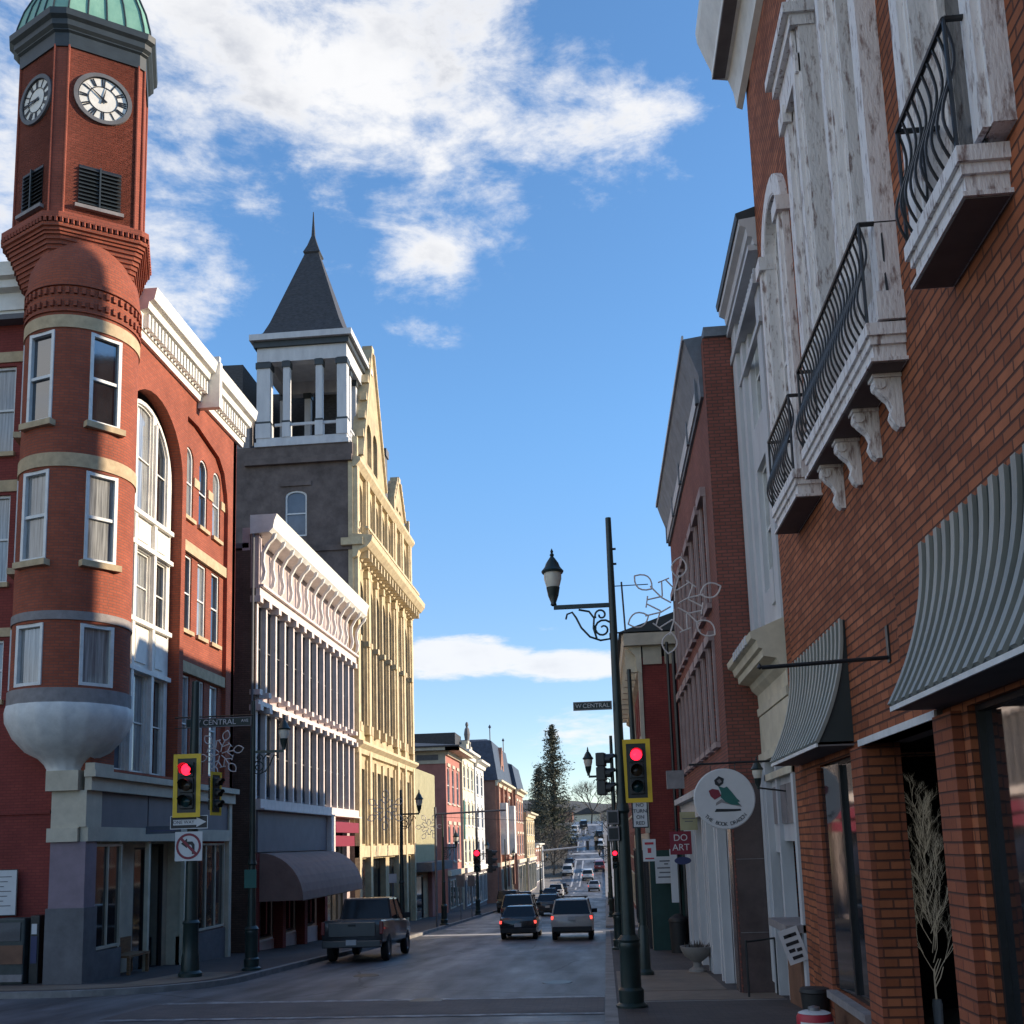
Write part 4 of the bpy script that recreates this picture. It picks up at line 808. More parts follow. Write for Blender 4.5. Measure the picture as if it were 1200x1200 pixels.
# window surrounds
def surround(u0, u1, v0, v1, d, name='window_surround', wd=.22, cap=True, archd=False):
    mb = MB()
    if archd: mb.plate([arch(u0 - wd, u1 + wd, v0, v1 + wd, 14), arch(u0, u1, v0 + .001, v1, 14)], -.0, d, FR); mb.plate([arch(u0 + .002, u1 - .002, v0 + .002, v1 - .002, 14), arch(u0 + .03, u1 - .03, v0 + .03, v1 - .03, 14)], -.28, d * .9, FR)
    else: mb.plate([rect(u0 - wd, u1 + wd, v0 - .001, v1 + wd), rect(u0, u1, v0, v1)], -.0, d, FR); mb.plate([rect(u0 + .002, u1 - .002, v0 + .002, v1 - .002), rect(u0 + .03, u1 - .03, v0 + .03, v1 - .03)], -.28, d * .9, FR)
    for a, b in ((u0 - wd + .05, u0 - .05), (u1 + .05, u1 + wd - .05)): mb.box(a, b, v0, v1 - (v1 - v0) * .12, d - .01, d + .05, T=FR)
    if cap: 
        for a, b in ((u0 - wd - .06, u0 + .04), (u1 - .04, u1 + wd + .06)): mb.box(a, b, v1 - (u1 - u0) / 2 - .12 if archd else v1 - .1, v1 - (u1 - u0) / 2 + .1 if archd else v1 + .1, -.02, d + .09, T=FR)
    return mb.build(name, 'weathered', B)
def glz(loop, rec=.14, n=0, bars=2): window(FR, B, loop, rec=rec, fw=.09, fm='weathered', gm='glass_dark', bars=bars, mull=n)
surround(13.95, 15.25, 4.75, 9.55, .1, archd=True, wd=.26); glz(arch(13.95, 15.25, 4.75, 9.55, 12), n=1)
# palladian window: side lights + tall centre
surround(9.45, 10.15, 4.75, 9.4, .14, wd=.2, cap=False); surround(11.85, 12.45, 4.75, 9.4, .14, wd=.2, cap=False)
surround(10.45, 11.55, 4.75, 11.4, .22, archd=True, wd=.22, cap=False)
for l in (rect(9.45, 10.15, 4.75, 9.4), arch(10.45, 11.55, 4.75, 11.4, 12), rect(11.85, 12.45, 4.75, 9.4)): glz(l)
pl = MB()
for c in (9.33, 10.32, 11.7, 12.6):
    pl.box(c - .11, c + .11, 4.72, 9.45, 0, .2, T=FR); pl.box(c - .15, c + .15, 9.25, 9.5, 0, .26, T=FR); pl.box(c - .15, c + .15, 4.72, 5.0, 0, .25, T=FR)
for a, b in ((9.2, 10.46), (11.56, 12.74)):
    pl.box(a, b, 9.38, 9.85, 0, .22, T=FR); pl.box(a - .06, b + .06, 9.85, 10.0, 0, .3, T=FR); pl.box(a - .1, b + .1, 10.0, 10.14, 0, .38, T=FR)
pl.build('window_pilasters', 'weathered', B)
surround(6.85, 8.0, 4.75, 11.4, .16, archd=True, wd=.28, cap=False); glz(arch(6.85, 8.0, 4.75, 11.4, 12), n=1)
surround(2.5, 4.5, 4.7, 10.5, .16, archd=True, wd=.28); glz(arch(2.5, 4.5, 4.7, 10.5, 12), n=1)
# balconies
def balcony(u0, u1, d, brackets, v=4.7, lbl=None):
    sl = MB(); sl.box(u0, u1, v - .12, v, 0, d, T=FR); sl.box(u0 + .03, u1 - .03, v - .2, v - .12, 0, d - .03, T=FR); sl.box(u0 + .06, u1 - .06, v - .34, v - .2, 0, d - .06, T=FR); sl.box(u0 + .015, u1 - .015, v - .375, v - .34, 0, d - .02, T=FR)
    bo = sl.build('balcony', 'weathered', B)
    if lbl: bo['label'] = lbl
    so_ = MB(); so_.box(u0 + .04, u1 - .04, v - .385, v - .377, .02, d - .04, T=FR); so_.build('balcony_soffit', 'soffit', bo)
    r_ = MB(); zt = v + 1.02
    top = [FR(u0 + .04, zt, .0), FR(u0 + .04, zt, d - .02), FR(u1 - .04, zt, d - .02), FR(u1 - .04, zt, 0)]
    for p, q in zip(top, top[1:]): r_.tube([p, q], .024, 6)
    for p in (top[1], top[2]): r_.tube([p, (p[0], p[1], v)], .016, 6)
    prof = [(.045 * math.sin(2 * math.pi * (1 - t) * 1.02 + .1) * (1 + .7 * (1 - t)) , t) for t in [k / 16 for k in range(16, -1, -1)]]; prof = [(-a + .01, b) for a, b in prof]
    n = int((u1 - u0) / .13)
    for k in range(n + 1):
        u = u0 + .05 + (u1 - u0 - .1) * k / n; r_.tube([FR(u, v + b, d - .03 + a) for a, b in prof], .0125, 5)
    for ue, sg in ((u0 + .04, -1), (u1 - .04, 1)):
        for w_ in (.14,): r_.tube([FR(ue + sg * abs(a) * .5, v + b, w_) for a, b in prof], .0125, 5)
    ra = r_.build('railing', 'iron', bo, smooth=True)
    for c in brackets:
        b_ = MB(); pr = [(0, v - .38), (d - .12, v - .38), (d - .10, v - .47), (d - .15, v - .56), (.13, v - .64), (.10, v - .72), (.125, v - .8), (.09, v - .88), (.05, v - .92), (0, v - .92)]
        b_.prism(pr, c - .06, c + .06, T=lambda w_, vv, u: FR(u, vv, w_)); b_.box(c - .085, c + .085, v - .42, v - .385, 0, d - .09, T=FR)
        b_.lathe([(.001, -.075), (.055, -.075), (.055, .075), (.001, .075)], 0, 0, 12); nv = 48
        for i in range(len(b_.v) - nv, len(b_.v)): x, y, z = b_.v[i]; b_.v[i] = FR(c + z, v - .48 + y, d - .16 + x)
        b_.build('bracket', 'weathered', bo)
balcony(6.72, 7.98, .36, (), lbl='short balcony nearest the camera with no brackets')
balcony(9.2, 12.4, .36, (9.55, 10.35, 11.15, 11.95), lbl='long middle balcony on four scroll brackets')
balcony(13.0, 14.7, .36, (), lbl='small far balcony under the narrow arched window')
balcony(2.4, 4.6, .36, (2.8, 4.2))
# flared standing-seam awnings
def metal_awning(u0, u1, vt, vb, d, lbl):
    n = 12; pr = [(.03 + (d - .03) * (t ** 2.1), vt + (vb - vt) * t) for t in [k / n for k in range(n + 1)]]
    mb = MB(); mb.prism(pr + [(a - .02, b - .01) for a, b in reversed(pr)], u0, u1, T=lambda w_, v, u: FR(u, v, w_))
    ao = mb.build('awning', 'awning_dark', B); ao['label'] = lbl
    s_ = MB(); m_ = int((u1 - u0) / .21)
    for k in range(m_ + 1):
        u = u0 + (u1 - u0) * k / m_
        s_.prism([(a, b - .01) for a, b in pr] + [(a + .035, b + .015) for a, b in reversed(pr)], u - .045, u + .045, T=lambda w_, v, u_: FR(u_, v, w_))
    s_.build('seams', 'awning_metal', ao)
    for u in (u0 - .012, u1 + .003): c = MB(); c.prism([(0, vt)] + pr + [(0, vb)], u, u + .009, T=lambda w_, v, u_: FR(u_, v, w_)); c.build('awning_cheek', 'awning_dark', ao)
    c = MB(); c.box(u0, u1, vb - .05, vb - .03, 0, d, T=FR); c.build('awning_soffit', 'soffit', ao)
    c = MB(); c.box(u0 - .01, u1 + .01, vb - .055, vb - .012, d + .003, d + .025, T=FR); c.build('awning_edge', 'window_white', ao)
metal_awning(4.3, 9.2, 2.55, 1.1, .42, 'near ribbed metal awning over the right-hand shop window')
metal_awning(12.42, 15.75, 2.55, 1.08, .42, 'far ribbed metal awning before the white shop front')
# bare sign bracket
b_ = MB(); b_.tube([FR(10.64, 1.77, 0), FR(10.64, 1.72, 1.3)], .022, 8); b_.box(10.60, 10.68, 1.72, 2.1, 0, .02, T=FR); b_.lathe([(.001, -.02), (.035, 0), (.001, .05)], *FR(10.64, 1.74, 1.32)[:2], 8)
for i in range(len(b_.v) - 24, len(b_.v)): x, y, z = b_.v[i]; b_.v[i] = (x, y, z + 1.72)
tag(b_.build('sign_bracket', 'iron'), 'bare black iron bracket sticking out from the brick between the two awnings', 'sign bracket')

# ------------------------------------------------------------------ RIGHT: white narrow building
B = thing('white_shop_building', 'narrow white painted stone building with an old shop front squeezed between two brick buildings', 'building')
F2 = Fr('R', 3.08)
wall(F2, B, rect(16.46, 19.6, 3.2, 10.6), [rect(17.3, 18.3, 4.3, 6.6), rect(17.3, 18.3, 7.4, 9.3)], .3, 'white_old')
for q in ((17.3, 18.3, 4.3, 6.6), (17.3, 18.3, 7.4, 9.3)): window(F2, B, rect(*q), gm='glass_dark')
fbox(F2, B, 'pilaster', 'white_old', (19.05, 19.55, 3.0, 9.9, 0, .12), (18.62, 18.9, 3.0, 9.6, 0, .07), (16.6, 17.0, 3.0, 9.6, 0, .06))
fbox(F2, B, 'band', 'white_old', (16.5, 19.6, 9.3, 9.45, 0, .16), (16.5, 19.6, 8.6, 8.7, 0, .1), (16.5, 19.6, 9.9, 10.0, 0, .2))
fbox(F2, B, 'dentils', 'white_old', *[(u, u + .08, 9.45, 9.6, 0, .13) for u in [16.55 + .16 * k for k in range(19)]])
profile_strip(F2, B, 'cornice', 'white_old', [(0, 9.95), (.1, 10.0), (.12, 10.12), (.2, 10.15), (.22, 10.3), (.32, 10.36), (.33, 10.46), (0, 10.5)], 16.46, 19.6); profile_strip(F2, B, 'roof_edge', 'dark_trim', [(0, 10.5), (.36, 10.46), (.38, 10.58), (0, 10.7)], 16.46, 19.58)
fbox(F2, B, 'plaque', 'white_old', (17.15, 17.5, 3.9, 4.5, 0, .05))
profile_strip(F2, B, 'shop_cornice', 'cream', [(0, 2.2), (.08, 2.22), (.09, 2.36), (.05, 2.38), (.06, 2.62), (.16, 2.72), (.2, 2.82), (.4, 2.86), (.41, 2.98), (.47, 3.0), (.5, 3.12), (.58, 3.16), (.6, 3.26), (0, 3.5)], 16.5, 19.75)
fbox(F2, B, 'shop_frieze', 'cream', (16.5, 19.6, 1.5, 2.2, -.1, .06), (16.5, 19.65, 1.35, 1.5, -.1, .12), (16.5, 19.6, .98, 1.1, -.1, .1)); fbox(F2, B, 'scroll', 'white_old', *[(17.0 + .3 * k, 17.2 + .3 * k, 3.15, 3.3, .55, .6) for k in range(6)])
fbox(F2, B, 'shop_pilaster', 'white_old', (19.1, 19.6, -3.2, 1.35, -.1, .1), (19.2, 19.5, -2.6, 1.2, .1, .15), (18.15, 18.3, -3, 1.3, -.15, .06), (16.5, 16.7, -3, 1.3, -.1, .08))
fbox(F2, B, 'transom', 'grey_stone', (17.0, 17.5, .2, .85, -.1, .02), (17.6, 18.1, .2, .85, -.1, .02), (18.4, 18.9, .2, .85, -.1, .02)); fbox(F2, B, 'transom_frame', 'white_old', (16.7, 18.15, -.1, .98, -.15, -.01), (18.3, 19.1, -.3, .98, -.15, -.01))
window(F2, B, rect(16.75, 18.1, -1.35, -.15), rec=.3, fw=.06, sash=False, fm='white_old', name='shop_window'); fbox(F2, B, 'window_ledge', 'grey_stone', (16.5, 18.2, -1.5, -1.38, -.3, .35))
fbox(F2, B, 'window_base', 'bulkhead', (16.7, 17.9, -3.2, -1.5, -.2, .12)); window(F2, B, rect(18.3, 19.1, -2.9, -.35), rec=.7, fw=.07, sash=False, fm='white_old', name='shop_door')
fbox(F2, B, 'roof', 'slate_grey', (16.5, 19.6, 10.2, 10.3, -12, -.3)); fbox(F2, B, 'rear_wall', 'brick_brown', (16.47, 19.6, -4, 10.1, -12, -1.2))
o = thing('tilted_sign_board', 'tilted small white board with dark letters leaning against the window base of the white shop', 'sign board')
Mb = Matrix.Translation((2.83, 16.5, -1.68)) @ Matrix.Rotation(R(-18), 4, 'Y') @ Matrix.Scale(.8, 4)
b_ = MB(); b_.box(-.19, .19, -.02, .02, -.33, .33); b_.build('board', 'sign_white', o, M=Mb)
text('SALE', .2, 'sign_black', Mb @ Matrix.Translation((0, -.026, .12)) @ Matrix.Rotation(R(90), 4, 'X'), o, spacing=.8) if False else None
ln = MB()
for k, (a, b, c) in enumerate([(-.12, .02, .2), (-.02, .13, .2), (-.13, .12, .05), (-.12, .0, -.08), (.03, .13, -.1), (-.1, .1, -.22)]): ln.box(a, b, -.026, -.021, c - .035, c + .03)
ln.build('lettering', 'sign_black', o, M=Mb)

# ------------------------------------------------------------------ RIGHT: tall red brick building with slate-blue cornice
B = thing('corniced_brick_building', 'tall red brick building with a slate-blue bracketed cornice and narrow pink-trimmed windows', 'building')
F3 = Fr('R', 2.4); y0, y1 = 19.62, 30.6
hs_ = []
for k in range(8):
    c = 21.15 + k * 1.22
    for z0, z1 in ((1.9, 3.95), (4.75, 7.0)): hs_.append(arch(c - .36, c + .36, z0, z1, 6, .22))
wall(F3, B, rect(y0 + .32, y1, 1.1, 9.0), hs_, .3, 'brick_mid')
for h in hs_:
    f = window(F3, B, h, rec=.14, fw=.07, fm='pink_dull', gm='glass_dark'); us = [p[0] for p in h]; vt = max(p[1] for p in h); vb = min(p[1] for p in h)
    fbox(F3, f, 'hood', 'pink_dull', (min(us) - .1, max(us) + .1, vt + .0, vt + .2, 0, .12)); fbox(F3, f, 'sill', 'pink_dull', (min(us) - .08, max(us) + .08, vb - .12, vb - .01, 0, .1))
    fbox(F3, f, 'jamb', 'pink_dull', (min(us) - .09, min(us), vb, vt, 0, .05), (max(us), max(us) + .09, vb, vt, 0, .05))
wall(Fr('N', y0), B, rect(2.4, 6, -4, 9.95), [], .32, 'brick_mid', name='side_wall')
profile_strip(F3, B, 'cornice', 'slate_paint', [(-.29, 8.8), (.06, 8.85), (.08, 9.3), (.14, 9.5), (.26, 9.85), (.34, 10.12), (-.29, 10.2)], y0 + .34, y1 + .1); fbox(F3, B, 'cornice_panel', 'white_old', (y0 + .9, y1, 8.95, 9.3, .06, .1))
fbox(F3, B, 'cornice_bracket', 'slate_paint', *[(u, u + .14, 8.9, 9.5, 0, .13) for u in (y0 + .75, 22.6, 25.2, 27.8, y1 - .2)]); fbox(Fr('N', y0), B, 'coping', 'slate_paint', (2.42, 6.0, 9.95, 10.15, -.35, .06))
profile_strip(F3, B, 'roof', 'slate_paint', [(-.3, 10.18), (-3, 10.2), (-8, 10.2), (-8, 10.0), (-.3, 10)], y0 + .4, y1); fbox(F3, B, 'rear_wall', 'brick_mid', (y0 + .4, y1, -4, 9.9, -8, -.7)); fbox(F3, B, 'cornice_edge', 'white_old', (y0 + .34, y1 + .1, 10.1, 10.2, .341, .38))
fbox(F3, B, 'shop_cornice', 'white_old', (y0 + .1, y1, .95, 1.1, -.1, .3), (y0 + .2, y1, .5, .95, -.1, .12))
fbox(Fr('N', y0 - .02), B, 'marble_panel', 'marble_brown', (2.42, 3.07, -3.4, .98, -.2, .02)); fbox(Fr('N', y0 - .05), B, 'marble_joint', 'grey_stone', (2.43, 3.06, -.42, -.41, 0, .005), (2.43, 3.06, -1.75, -1.74, 0, .005))
fbox(F3, B, 'shop_pier', 'marble_brown', (y0 + .1, y0 + .6, -3.5, .5, -.3, .03)); 
sc_ = MB()
for u in (21.6, 22.1, 23.9, 24.3, 24.8, 26.6, 27.1, 28.9, 29.4, 30.3): sc_.box(u, u + .16, -4, .5, -.1, .08, T=F3)
sc_.build('shop_columns', 'white_old', B)
wall(F3, B, rect(y0 + .6, y1, -4.2, .5), [rect(20.3, 21.5, -3.5, .2), rect(22.4, 23.8, -2.5, .2), rect(25.1, 26.4, -3.6, .2), rect(27.4, 28.8, -2.6, .2)], .2, 'white_old', name='shop_front', w=-.12)
for q in (rect(20.3, 21.5, -3.5, .2), rect(22.4, 23.8, -2.5, .2), rect(25.1, 26.4, -3.6, .2), rect(27.4, 28.8, -2.6, .2)): window(F3, B, q, rec=.26, fw=.07, sash=False, fm='slate_grey', name='shop_window')

# ------------------------------------------------------------------ RIGHT: dark red building with cream cornice and green shop front
B = thing('dark_red_building', 'dark red brick building with a cream bracketed cornice and a dark green shop front wall', 'building')
F4 = Fr('R', 1.45); y0, y1 = 33.0, 49.0
hs_ = [arch(y0 + 1.2 + k * 2.1, y0 + 2.2 + k * 2.1, z0, z1, 6, .3) for k in range(7) for z0, z1 in ((.9, 2.6), (3.4, 5.0))]
wall(F4, B, rect(y0 + .3, y1, .2, 5.8), hs_, .3, 'brick_dark')
for h in hs_: window(F4, B, h, rec=.14, sill='beige')
wall(Fr('N', y0), B, rect(1.45, 8, -.35, 5.85), [], .3, 'brick_dark', name='side_wall'); fbox(Fr('N', y0 - .01), B, 'green_wall', 'store_green', (1.4, 2.6, -4.5, -.35, -.3, .03))
profile_strip(F4, B, 'cornice', 'cream', [(0, 5.3), (.15, 5.4), (.2, 5.9), (.55, 6.3), (.6, 6.6), (0, 6.65)], y0 - .1, y1); fbox(Fr('N', y0), B, 'frieze', 'beige', (.9, 2.9, 6.2, 6.6, 0, .3), (1.5, 2.1, 5.6, 6.2, 0, .06), (2.2, 2.6, 5.6, 6.2, 0, .03))
fbox(F4, B, 'bracket', 'cream', *[(u, u + .2, 5.4, 6.2, .1, .5) for u in [y0 + .2 + 1.6 * k for k in range(10)]])
fbox(F4, B, 'pilaster', 'beige', (y0 - .05, y0 + .4, 0.2, 5.4, 0, .12), (41, 41.4, .2, 5.4, 0, .12)); fbox(F4, B, 'shop_front', 'beige', (y0 + .3, y1, -5, .2, -.3, .03))
for a in (34, 37, 40, 43, 46): window(F4, B, rect(a, a + 2.2, -3.6, -.4), rec=-.05, fw=.08, sash=False, mull=1, fm='sign_black', name='shop_window')
rf = MB(); rf.prism([(.7, 6.65), (-4, 8.2), (-9, 6.65)], y0 - .3, y1 + .2, T=lambda w_, v, u: F4(u, v, w_)); rf.build('roof', 'dark_trim', B)
dp = MB(); dp.tube([(2.4, 31.9, -4), (2.4, 31.9, 5.8)], .06, 8); dp.tube([(2.25, 32.4, -4), (2.25, 32.4, 6.2)], .05, 8); dp.build('drainpipe', 'iron', B)
# body of the dark red building, then two unseen blocks added to cast shade
fbox(F4, bpy.data.objects['dark_red_building'], 'rear_wall', 'brick_dark', (33.4, 49.0, -4, 5.7, -9, -.7))
B = thing('turret_shade_caster', 'unseen tall brick block added behind the near right shops to shade the turret', 'building')  # out of view, added so the turret's left part falls in shade
b_ = MB(); b_.box(8, 17, 15.5, 26.9, -4, 22.6); b_.build('wall', 'brick_mid', B); b_ = MB(); b_.box(7.9, 17.1, 15.4, 27.0, 22.6, 22.8); b_.build('roof', 'slate_grey', B)
B = thing('facade_shade_caster', 'unseen brick block added behind the right-hand shops to shade the left facades', 'building')  # out of view, added to set the shadow line on the left facades
b_ = MB(); b_.box(7.5, 16, 30.8, 41.5, -4, 12.2); b_.build('wall', 'brick_mid', B); b_ = MB(); b_.box(7.4, 16.1, 30.7, 41.6, 12.2, 12.5); b_.build('roof', 'slate_grey', B)
def right_row(nm, lbl, y0, y1, x, zt, mt, trim):
    F_ = Fr('R', x); B_ = thing(nm, lbl, 'building'); g = gz((y0 + y1) / 2); n = max(2, int((y1 - y0) / 2.6)); s_ = (y1 - y0) / n; hs = []
    for k in range(n):
        c = y0 + (k + .5) * s_
        z = g + 4.2
        while z + 1.9 < zt - .6: hs.append(rect(c - .5, c + .5, z, z + 1.8)); z += 3
    wall(F_, B_, rect(y0, y1, g - 1, zt), hs, .3, mt)
    for h in hs: window(F_, B_, h, rec=.14, sill=trim)
    wall(Fr('N', y0), B_, rect(x + .31, x + 12, g - 1, zt - .05), [], .3, mt, name='side_wall'); profile_strip(F_, B_, 'cornice', trim, [(0, zt - .5), (.3, zt - .3), (.5, zt), (0, zt + .1)], y0 - .1, y1 + .1)
    for k in range(n): window(F_, B_, rect(y0 + k * s_ + .3, y0 + (k + 1) * s_ - .3, g + .7, g + 3.0), rec=-.05, fw=.09, sash=False, fm=trim, name='shop_window')
    fbox(F_, B_, 'roof', 'slate_grey', (y0, y1, zt - .3, zt - .15, -12, -.31))
right_row('brick_row_building', 'brick building with white trim just past the side road on the right', 55.0, 70, 2.2, 3.4, 'brick_far', 'white_paint')
right_row('brick_row_building', 'brick building with cream trim further down the right side', 70.3, 92, 2.2, 4.6, 'brick_mid', 'cream')
right_row('brick_row_building', 'last brick building with beige trim at the foot of the hill on the right', 92.3, 128, 2.6, 1.4, 'brick_far', 'beige')

# ================================================================== STREET FURNITURE
def lantern(P, s=1.0, parent=None, up=1):
    x, y, z = P
    b = MB(); b.lathe([(.035, 0), (.06, .02), (.05, .06), (.10, .2), (.125, .34), (.13, .36)], 0, 0, 14); ln = b.build('lantern', 'lamp_green', parent, smooth=True, M=Matrix.Translation(P) @ Matrix.Scale(s, 4))
    g = MB(); g.lathe([(.12, .36), (.165, .52), (.17, .66)], 0, 0, 14); g.build('globe', 'glass_lamp', ln, smooth=True, M=Matrix.Translation(P) @ Matrix.Scale(s, 4))
    c = MB(); c.lathe([(.001, .64), (.2, .64), (.215, .68), (.15, .76), (.12, .84), (.06, .93), (.03, .97), (.045, 1.0), (.02, 1.04), (.03, 1.07), (.003, 1.13)], 0, 0, 14); c.build('lantern_cap', 'lamp_green', ln, smooth=True, M=Matrix.Translation(P) @ Matrix.Scale(s, 4))
    return ln
def spiral(cx, cz, r0, r1, a0, a1, n=16): return [(cx + (r0 + (r1 - r0) * k / n) * math.cos(a0 + (a1 - a0) * k / n), cz + (r0 + (r1 - r0) * k / n) * math.sin(a0 + (a1 - a0) * k / n)) for k in range(n + 1)]
def street_lamp(x, y, zb, h, dirx, armz, arml, label, lean=0, s=1.0, group='green street lamps along the pavements', thick=1.0):
    t = thing('street_lamp', label, 'street lamp', group, (x, y, zb))
    b = MB(); k = thick
    b.lathe([(.26 * k, 0), (.26 * k, .06), (.2 * k, .1), (.21 * k, .3), (.17 * k, .34), (.165 * k, .95), (.185 * k, 1.0), (.17 * k, 1.06), (.19 * k, 1.1), (.13 * k, 1.18)], 0, 0, 20, ribs=20, ribamp=-.03); b.build('base', 'lamp_green', t, smooth=True)
    b = MB(); b.tube([(0, 0, 1.1), (lean * .5, 0, h * .5), (lean, 0, h)], .115 * k, 14, r2=.05 * k); b.lathe([(.1 * k, h * .38), (.125 * k, h * .385), (.1 * k, h * .4)], lean * .4, 0, 14); b.build('pole', 'lamp_green', t, smooth=True)
    xa = lean * armz / h
    a = MB(); a.box(min(xa, xa + dirx * arml), max(xa, xa + dirx * arml), -.03, .03, armz - .035, armz + .035)
    sc1 = [(xa + dirx * q, z) for q, z in []]
    L_ = arml * .8
    pts = [(L_, -.14)] + [(L_ - .02 - .09 * math.sin(t_), -.2 + .08 * math.cos(t_)) for t_ in [0, .8, 1.6, 2.4, 3.2, 4.0]]
    def cv(lst): a.tube([(xa + dirx * p, 0, armz + q) for p, q in lst], .018, 6)
    cv([(L_ * 1.0, -.22), (L_ * .97, -.13), (L_ * .86, -.1), (L_ * .78, -.2), (L_ * .68, -.38), (L_ * .5, -.55), (L_ * .28, -.62), (L_ * .08, -.6), (.06, -.5)])
    cv([(L_ * .72, -.06), (L_ * .5, -.1), (L_ * .4, -.22), (L_ * .42, -.4), (L_ * .36, -.58)])
    cv(spiral(L_ * .22, -.42, .17, .04, 2.4, -5.5)); cv(spiral(L_ * .25, -.17, .11, .03, -.5, 6.5))
    a.build('arm', 'lamp_green', t, smooth=False)
    lantern((xa + dirx * arml, 0, armz + .03), s, t)
    return t
def signal(P, yaw, label, lit=True, back=True, s=1.0, group='traffic signals over the crossing'):
    t = thing('traffic_signal', label, 'traffic signal', group, P); t.rotation_euler = (0, 0, yaw); t.scale = (s, s, s)
    b = MB()
    for k in (-1, 0, 1): b.box(-.12, .12, 0, .17, k * .27 - .125, k * .27 + .125)
    b.box(-.1, .1, .02, .15, -.4, .4); b.build('housing', 'signal_black', t, bevel=.012)
    if back:
        b = MB(); b.box(-.19, .19, .03, .045, -.48, .48); b.build('backplate', 'signal_black', t)
        b = MB(); id3 = lambda a, c, w_: (a, w_, c); b.plate([rect(-.24, .24, -.535, .535), rect(-.165, .165, -.46, .46)], .02, .03, id3); b.build('backplate_border', 'signal_yellow', t)
    for k, mt in ((1, 'red_light' if lit else 'signal_black'), (0, 'dim_amber'), (-1, 'dim_green')):
        v = MB(); n = 16; r = .105
        pts0 = [(r * math.cos(a), -.0, r * math.sin(a) + k * .27) for a in [R(-40) + R(260) * i / n for i in range(n + 1)]]
        pts1 = [(p[0], -.17 if 0.2 < i / n < .8 else -.1, p[2]) for i, p in enumerate(pts0)]
        v.add(pts0 + pts1, [(i, i + 1, i + 1 + n + 1, i + n + 1) for i in range(n)]); v.build('visor', 'signal_black', t)
        l = MB(); l.lathe([(.001, -.03), (.06, -.022), (.098, 0)], 0, 0, 20); l.build('lens', mt, t, smooth=True, M=Matrix.Translation((0, 0, k * .27)) @ Matrix.Rotation(R(90), 4, 'X') @ Matrix.Scale(-1, 4, (0, 0, 1)))
    return t
def text_sign(P, w_, h, words, size, mbg, mfg, label, cat, name, yaw=0, group=None, border=None, thick=.012):
    t = thing(name, label, cat, group, P); t.rotation_euler = (0, 0, yaw)
    b = MB(); b.box(-w_ / 2, w_ / 2, 0, thick, -h / 2, h / 2); b.build('plate', mbg, t)
    if border: b = MB(); b.plate([rect(-w_ / 2, w_ / 2, -h / 2, h / 2), rect(-w_ / 2 + .02, w_ / 2 - .02, -h / 2 + .02, h / 2 - .02)], -.003, -.001, lambda a, c, q: (a, q, c)); b.build('border', border, t)
    for i, (wd, dx, dz, sz) in enumerate(words): text(wd, sz or size, mfg, face_cam(dx, -.004, dz), t, depth=.002)
    return t

SW = .13
zb = gz(17.5) + SW
street_lamp(.34, 17.5, zb, 8.35, -1, 4.05 - zb, 1.02, 'dark green cast-iron street lamp standing nearest on the right pavement corner', lean=-.03, s=.92, thick=1.0)
signal((.60, 17.42, 1.15), 0, 'red traffic signal with yellow border on the nearest right-hand pole', group=None)
signal((.08, 17.5, 1.12), R(80), 'dark traffic signal seen from the side on the left of the nearest right-hand pole', lit=False, back=False, s=.9, group=None)
br = MB(); br.tube([(.34, 17.5, 1.42), (.60, 17.5, 1.42)], .03, 6); br.tube([(.34, 17.5, .85), (.60, 17.5, .85)], .03, 6); br.tube([(.34, 17.5, 1.42), (.12, 17.5, 1.42)], .03, 6); tag(br.build('signal_bracket', 'iron'), 'iron bracket arms holding the two traffic signals on the near right pole', 'bracket')
pb = thing('pedestrian_signal', 'two black pedestrian signal boxes in grey frames on the near right pole', 'pedestrian signal', None, (.16, 17.36, .25))
for k, z in enumerate((.13, -.14)): b = MB(); b.box(-.1, .1, 0, .14, z - .12, z + .12); c_ = b.build('box', 'grey_stone', pb, bevel=.01); b = MB(); b.box(-.075, .075, -.006, 0, z - .09, z + .09); b.build('face', 'signal_black', c_)
b = MB(); b.lathe([(.001, 0), (.02, .01), (.018, .05), (.001, .06)], 0, 0, 8); 
text_sign((-.10, 17.4, 2.28), .66, .15, [('W', -.24, 0, .1), ('CENTRAL', .06, 0, .105)], .1, 'sign_green', 'sign_white', 'dark green W CENTRAL street sign on the near right pole', 'street sign', 'street_sign', border='grey_stone')
text_sign((.62, 17.45, .42), .27, .46, [('NO', 0, .15, 0), ('TURN', 0, .05, 0), ('ON', 0, -.05, 0), ('RED', 0, -.15, 0)], .085, 'sign_white', 'sign_black', 'white NO TURN ON RED sign under the right-hand red signal', 'traffic sign', 'traffic_sign', border='sign_black')
# snowflake light decorations
def snowflake(P, r, label, yaw=0, wire=.012, rot=.0, arms=6):
    b = MB(); rnd = random.Random(3)
    def T(a, c): return (a, 0, c)
    for k in range(arms):
        a = rot + 2 * math.pi * k / arms; ca, sa = math.cos(a), math.sin(a)
        def q(l, s_): return T(r * (l * ca - s_ * sa), r * (l * sa + s_ * ca))
        b.tube([q(.08, 0), q(.3, .03), q(.62, -.02)], wire, 5); b.tube([q(.56 + .44 * t_, .15 * max(0.0, math.sin(math.pi * t_)) ** .8) for t_ in [i / 6 for i in range(7)]] + [q(.56 + .44 * t_, -.15 * max(0.0, math.sin(math.pi * t_)) ** .8) for t_ in [i / 6 for i in range(6, -1, -1)]], wire, 5)
        b.tube([q(.3, 0), q(.5, .24), q(.42, .38)], wire, 5); b.tube([q(.3, 0), q(.5, -.24), q(.42, -.38)], wire, 5)
    o = b.build('snowflake_decoration', 'snow_wire'); o.location = P; o.rotation_euler = (0, 0, yaw); tag(o, label, 'snowflake decoration', 'wire snowflake decorations'); return o
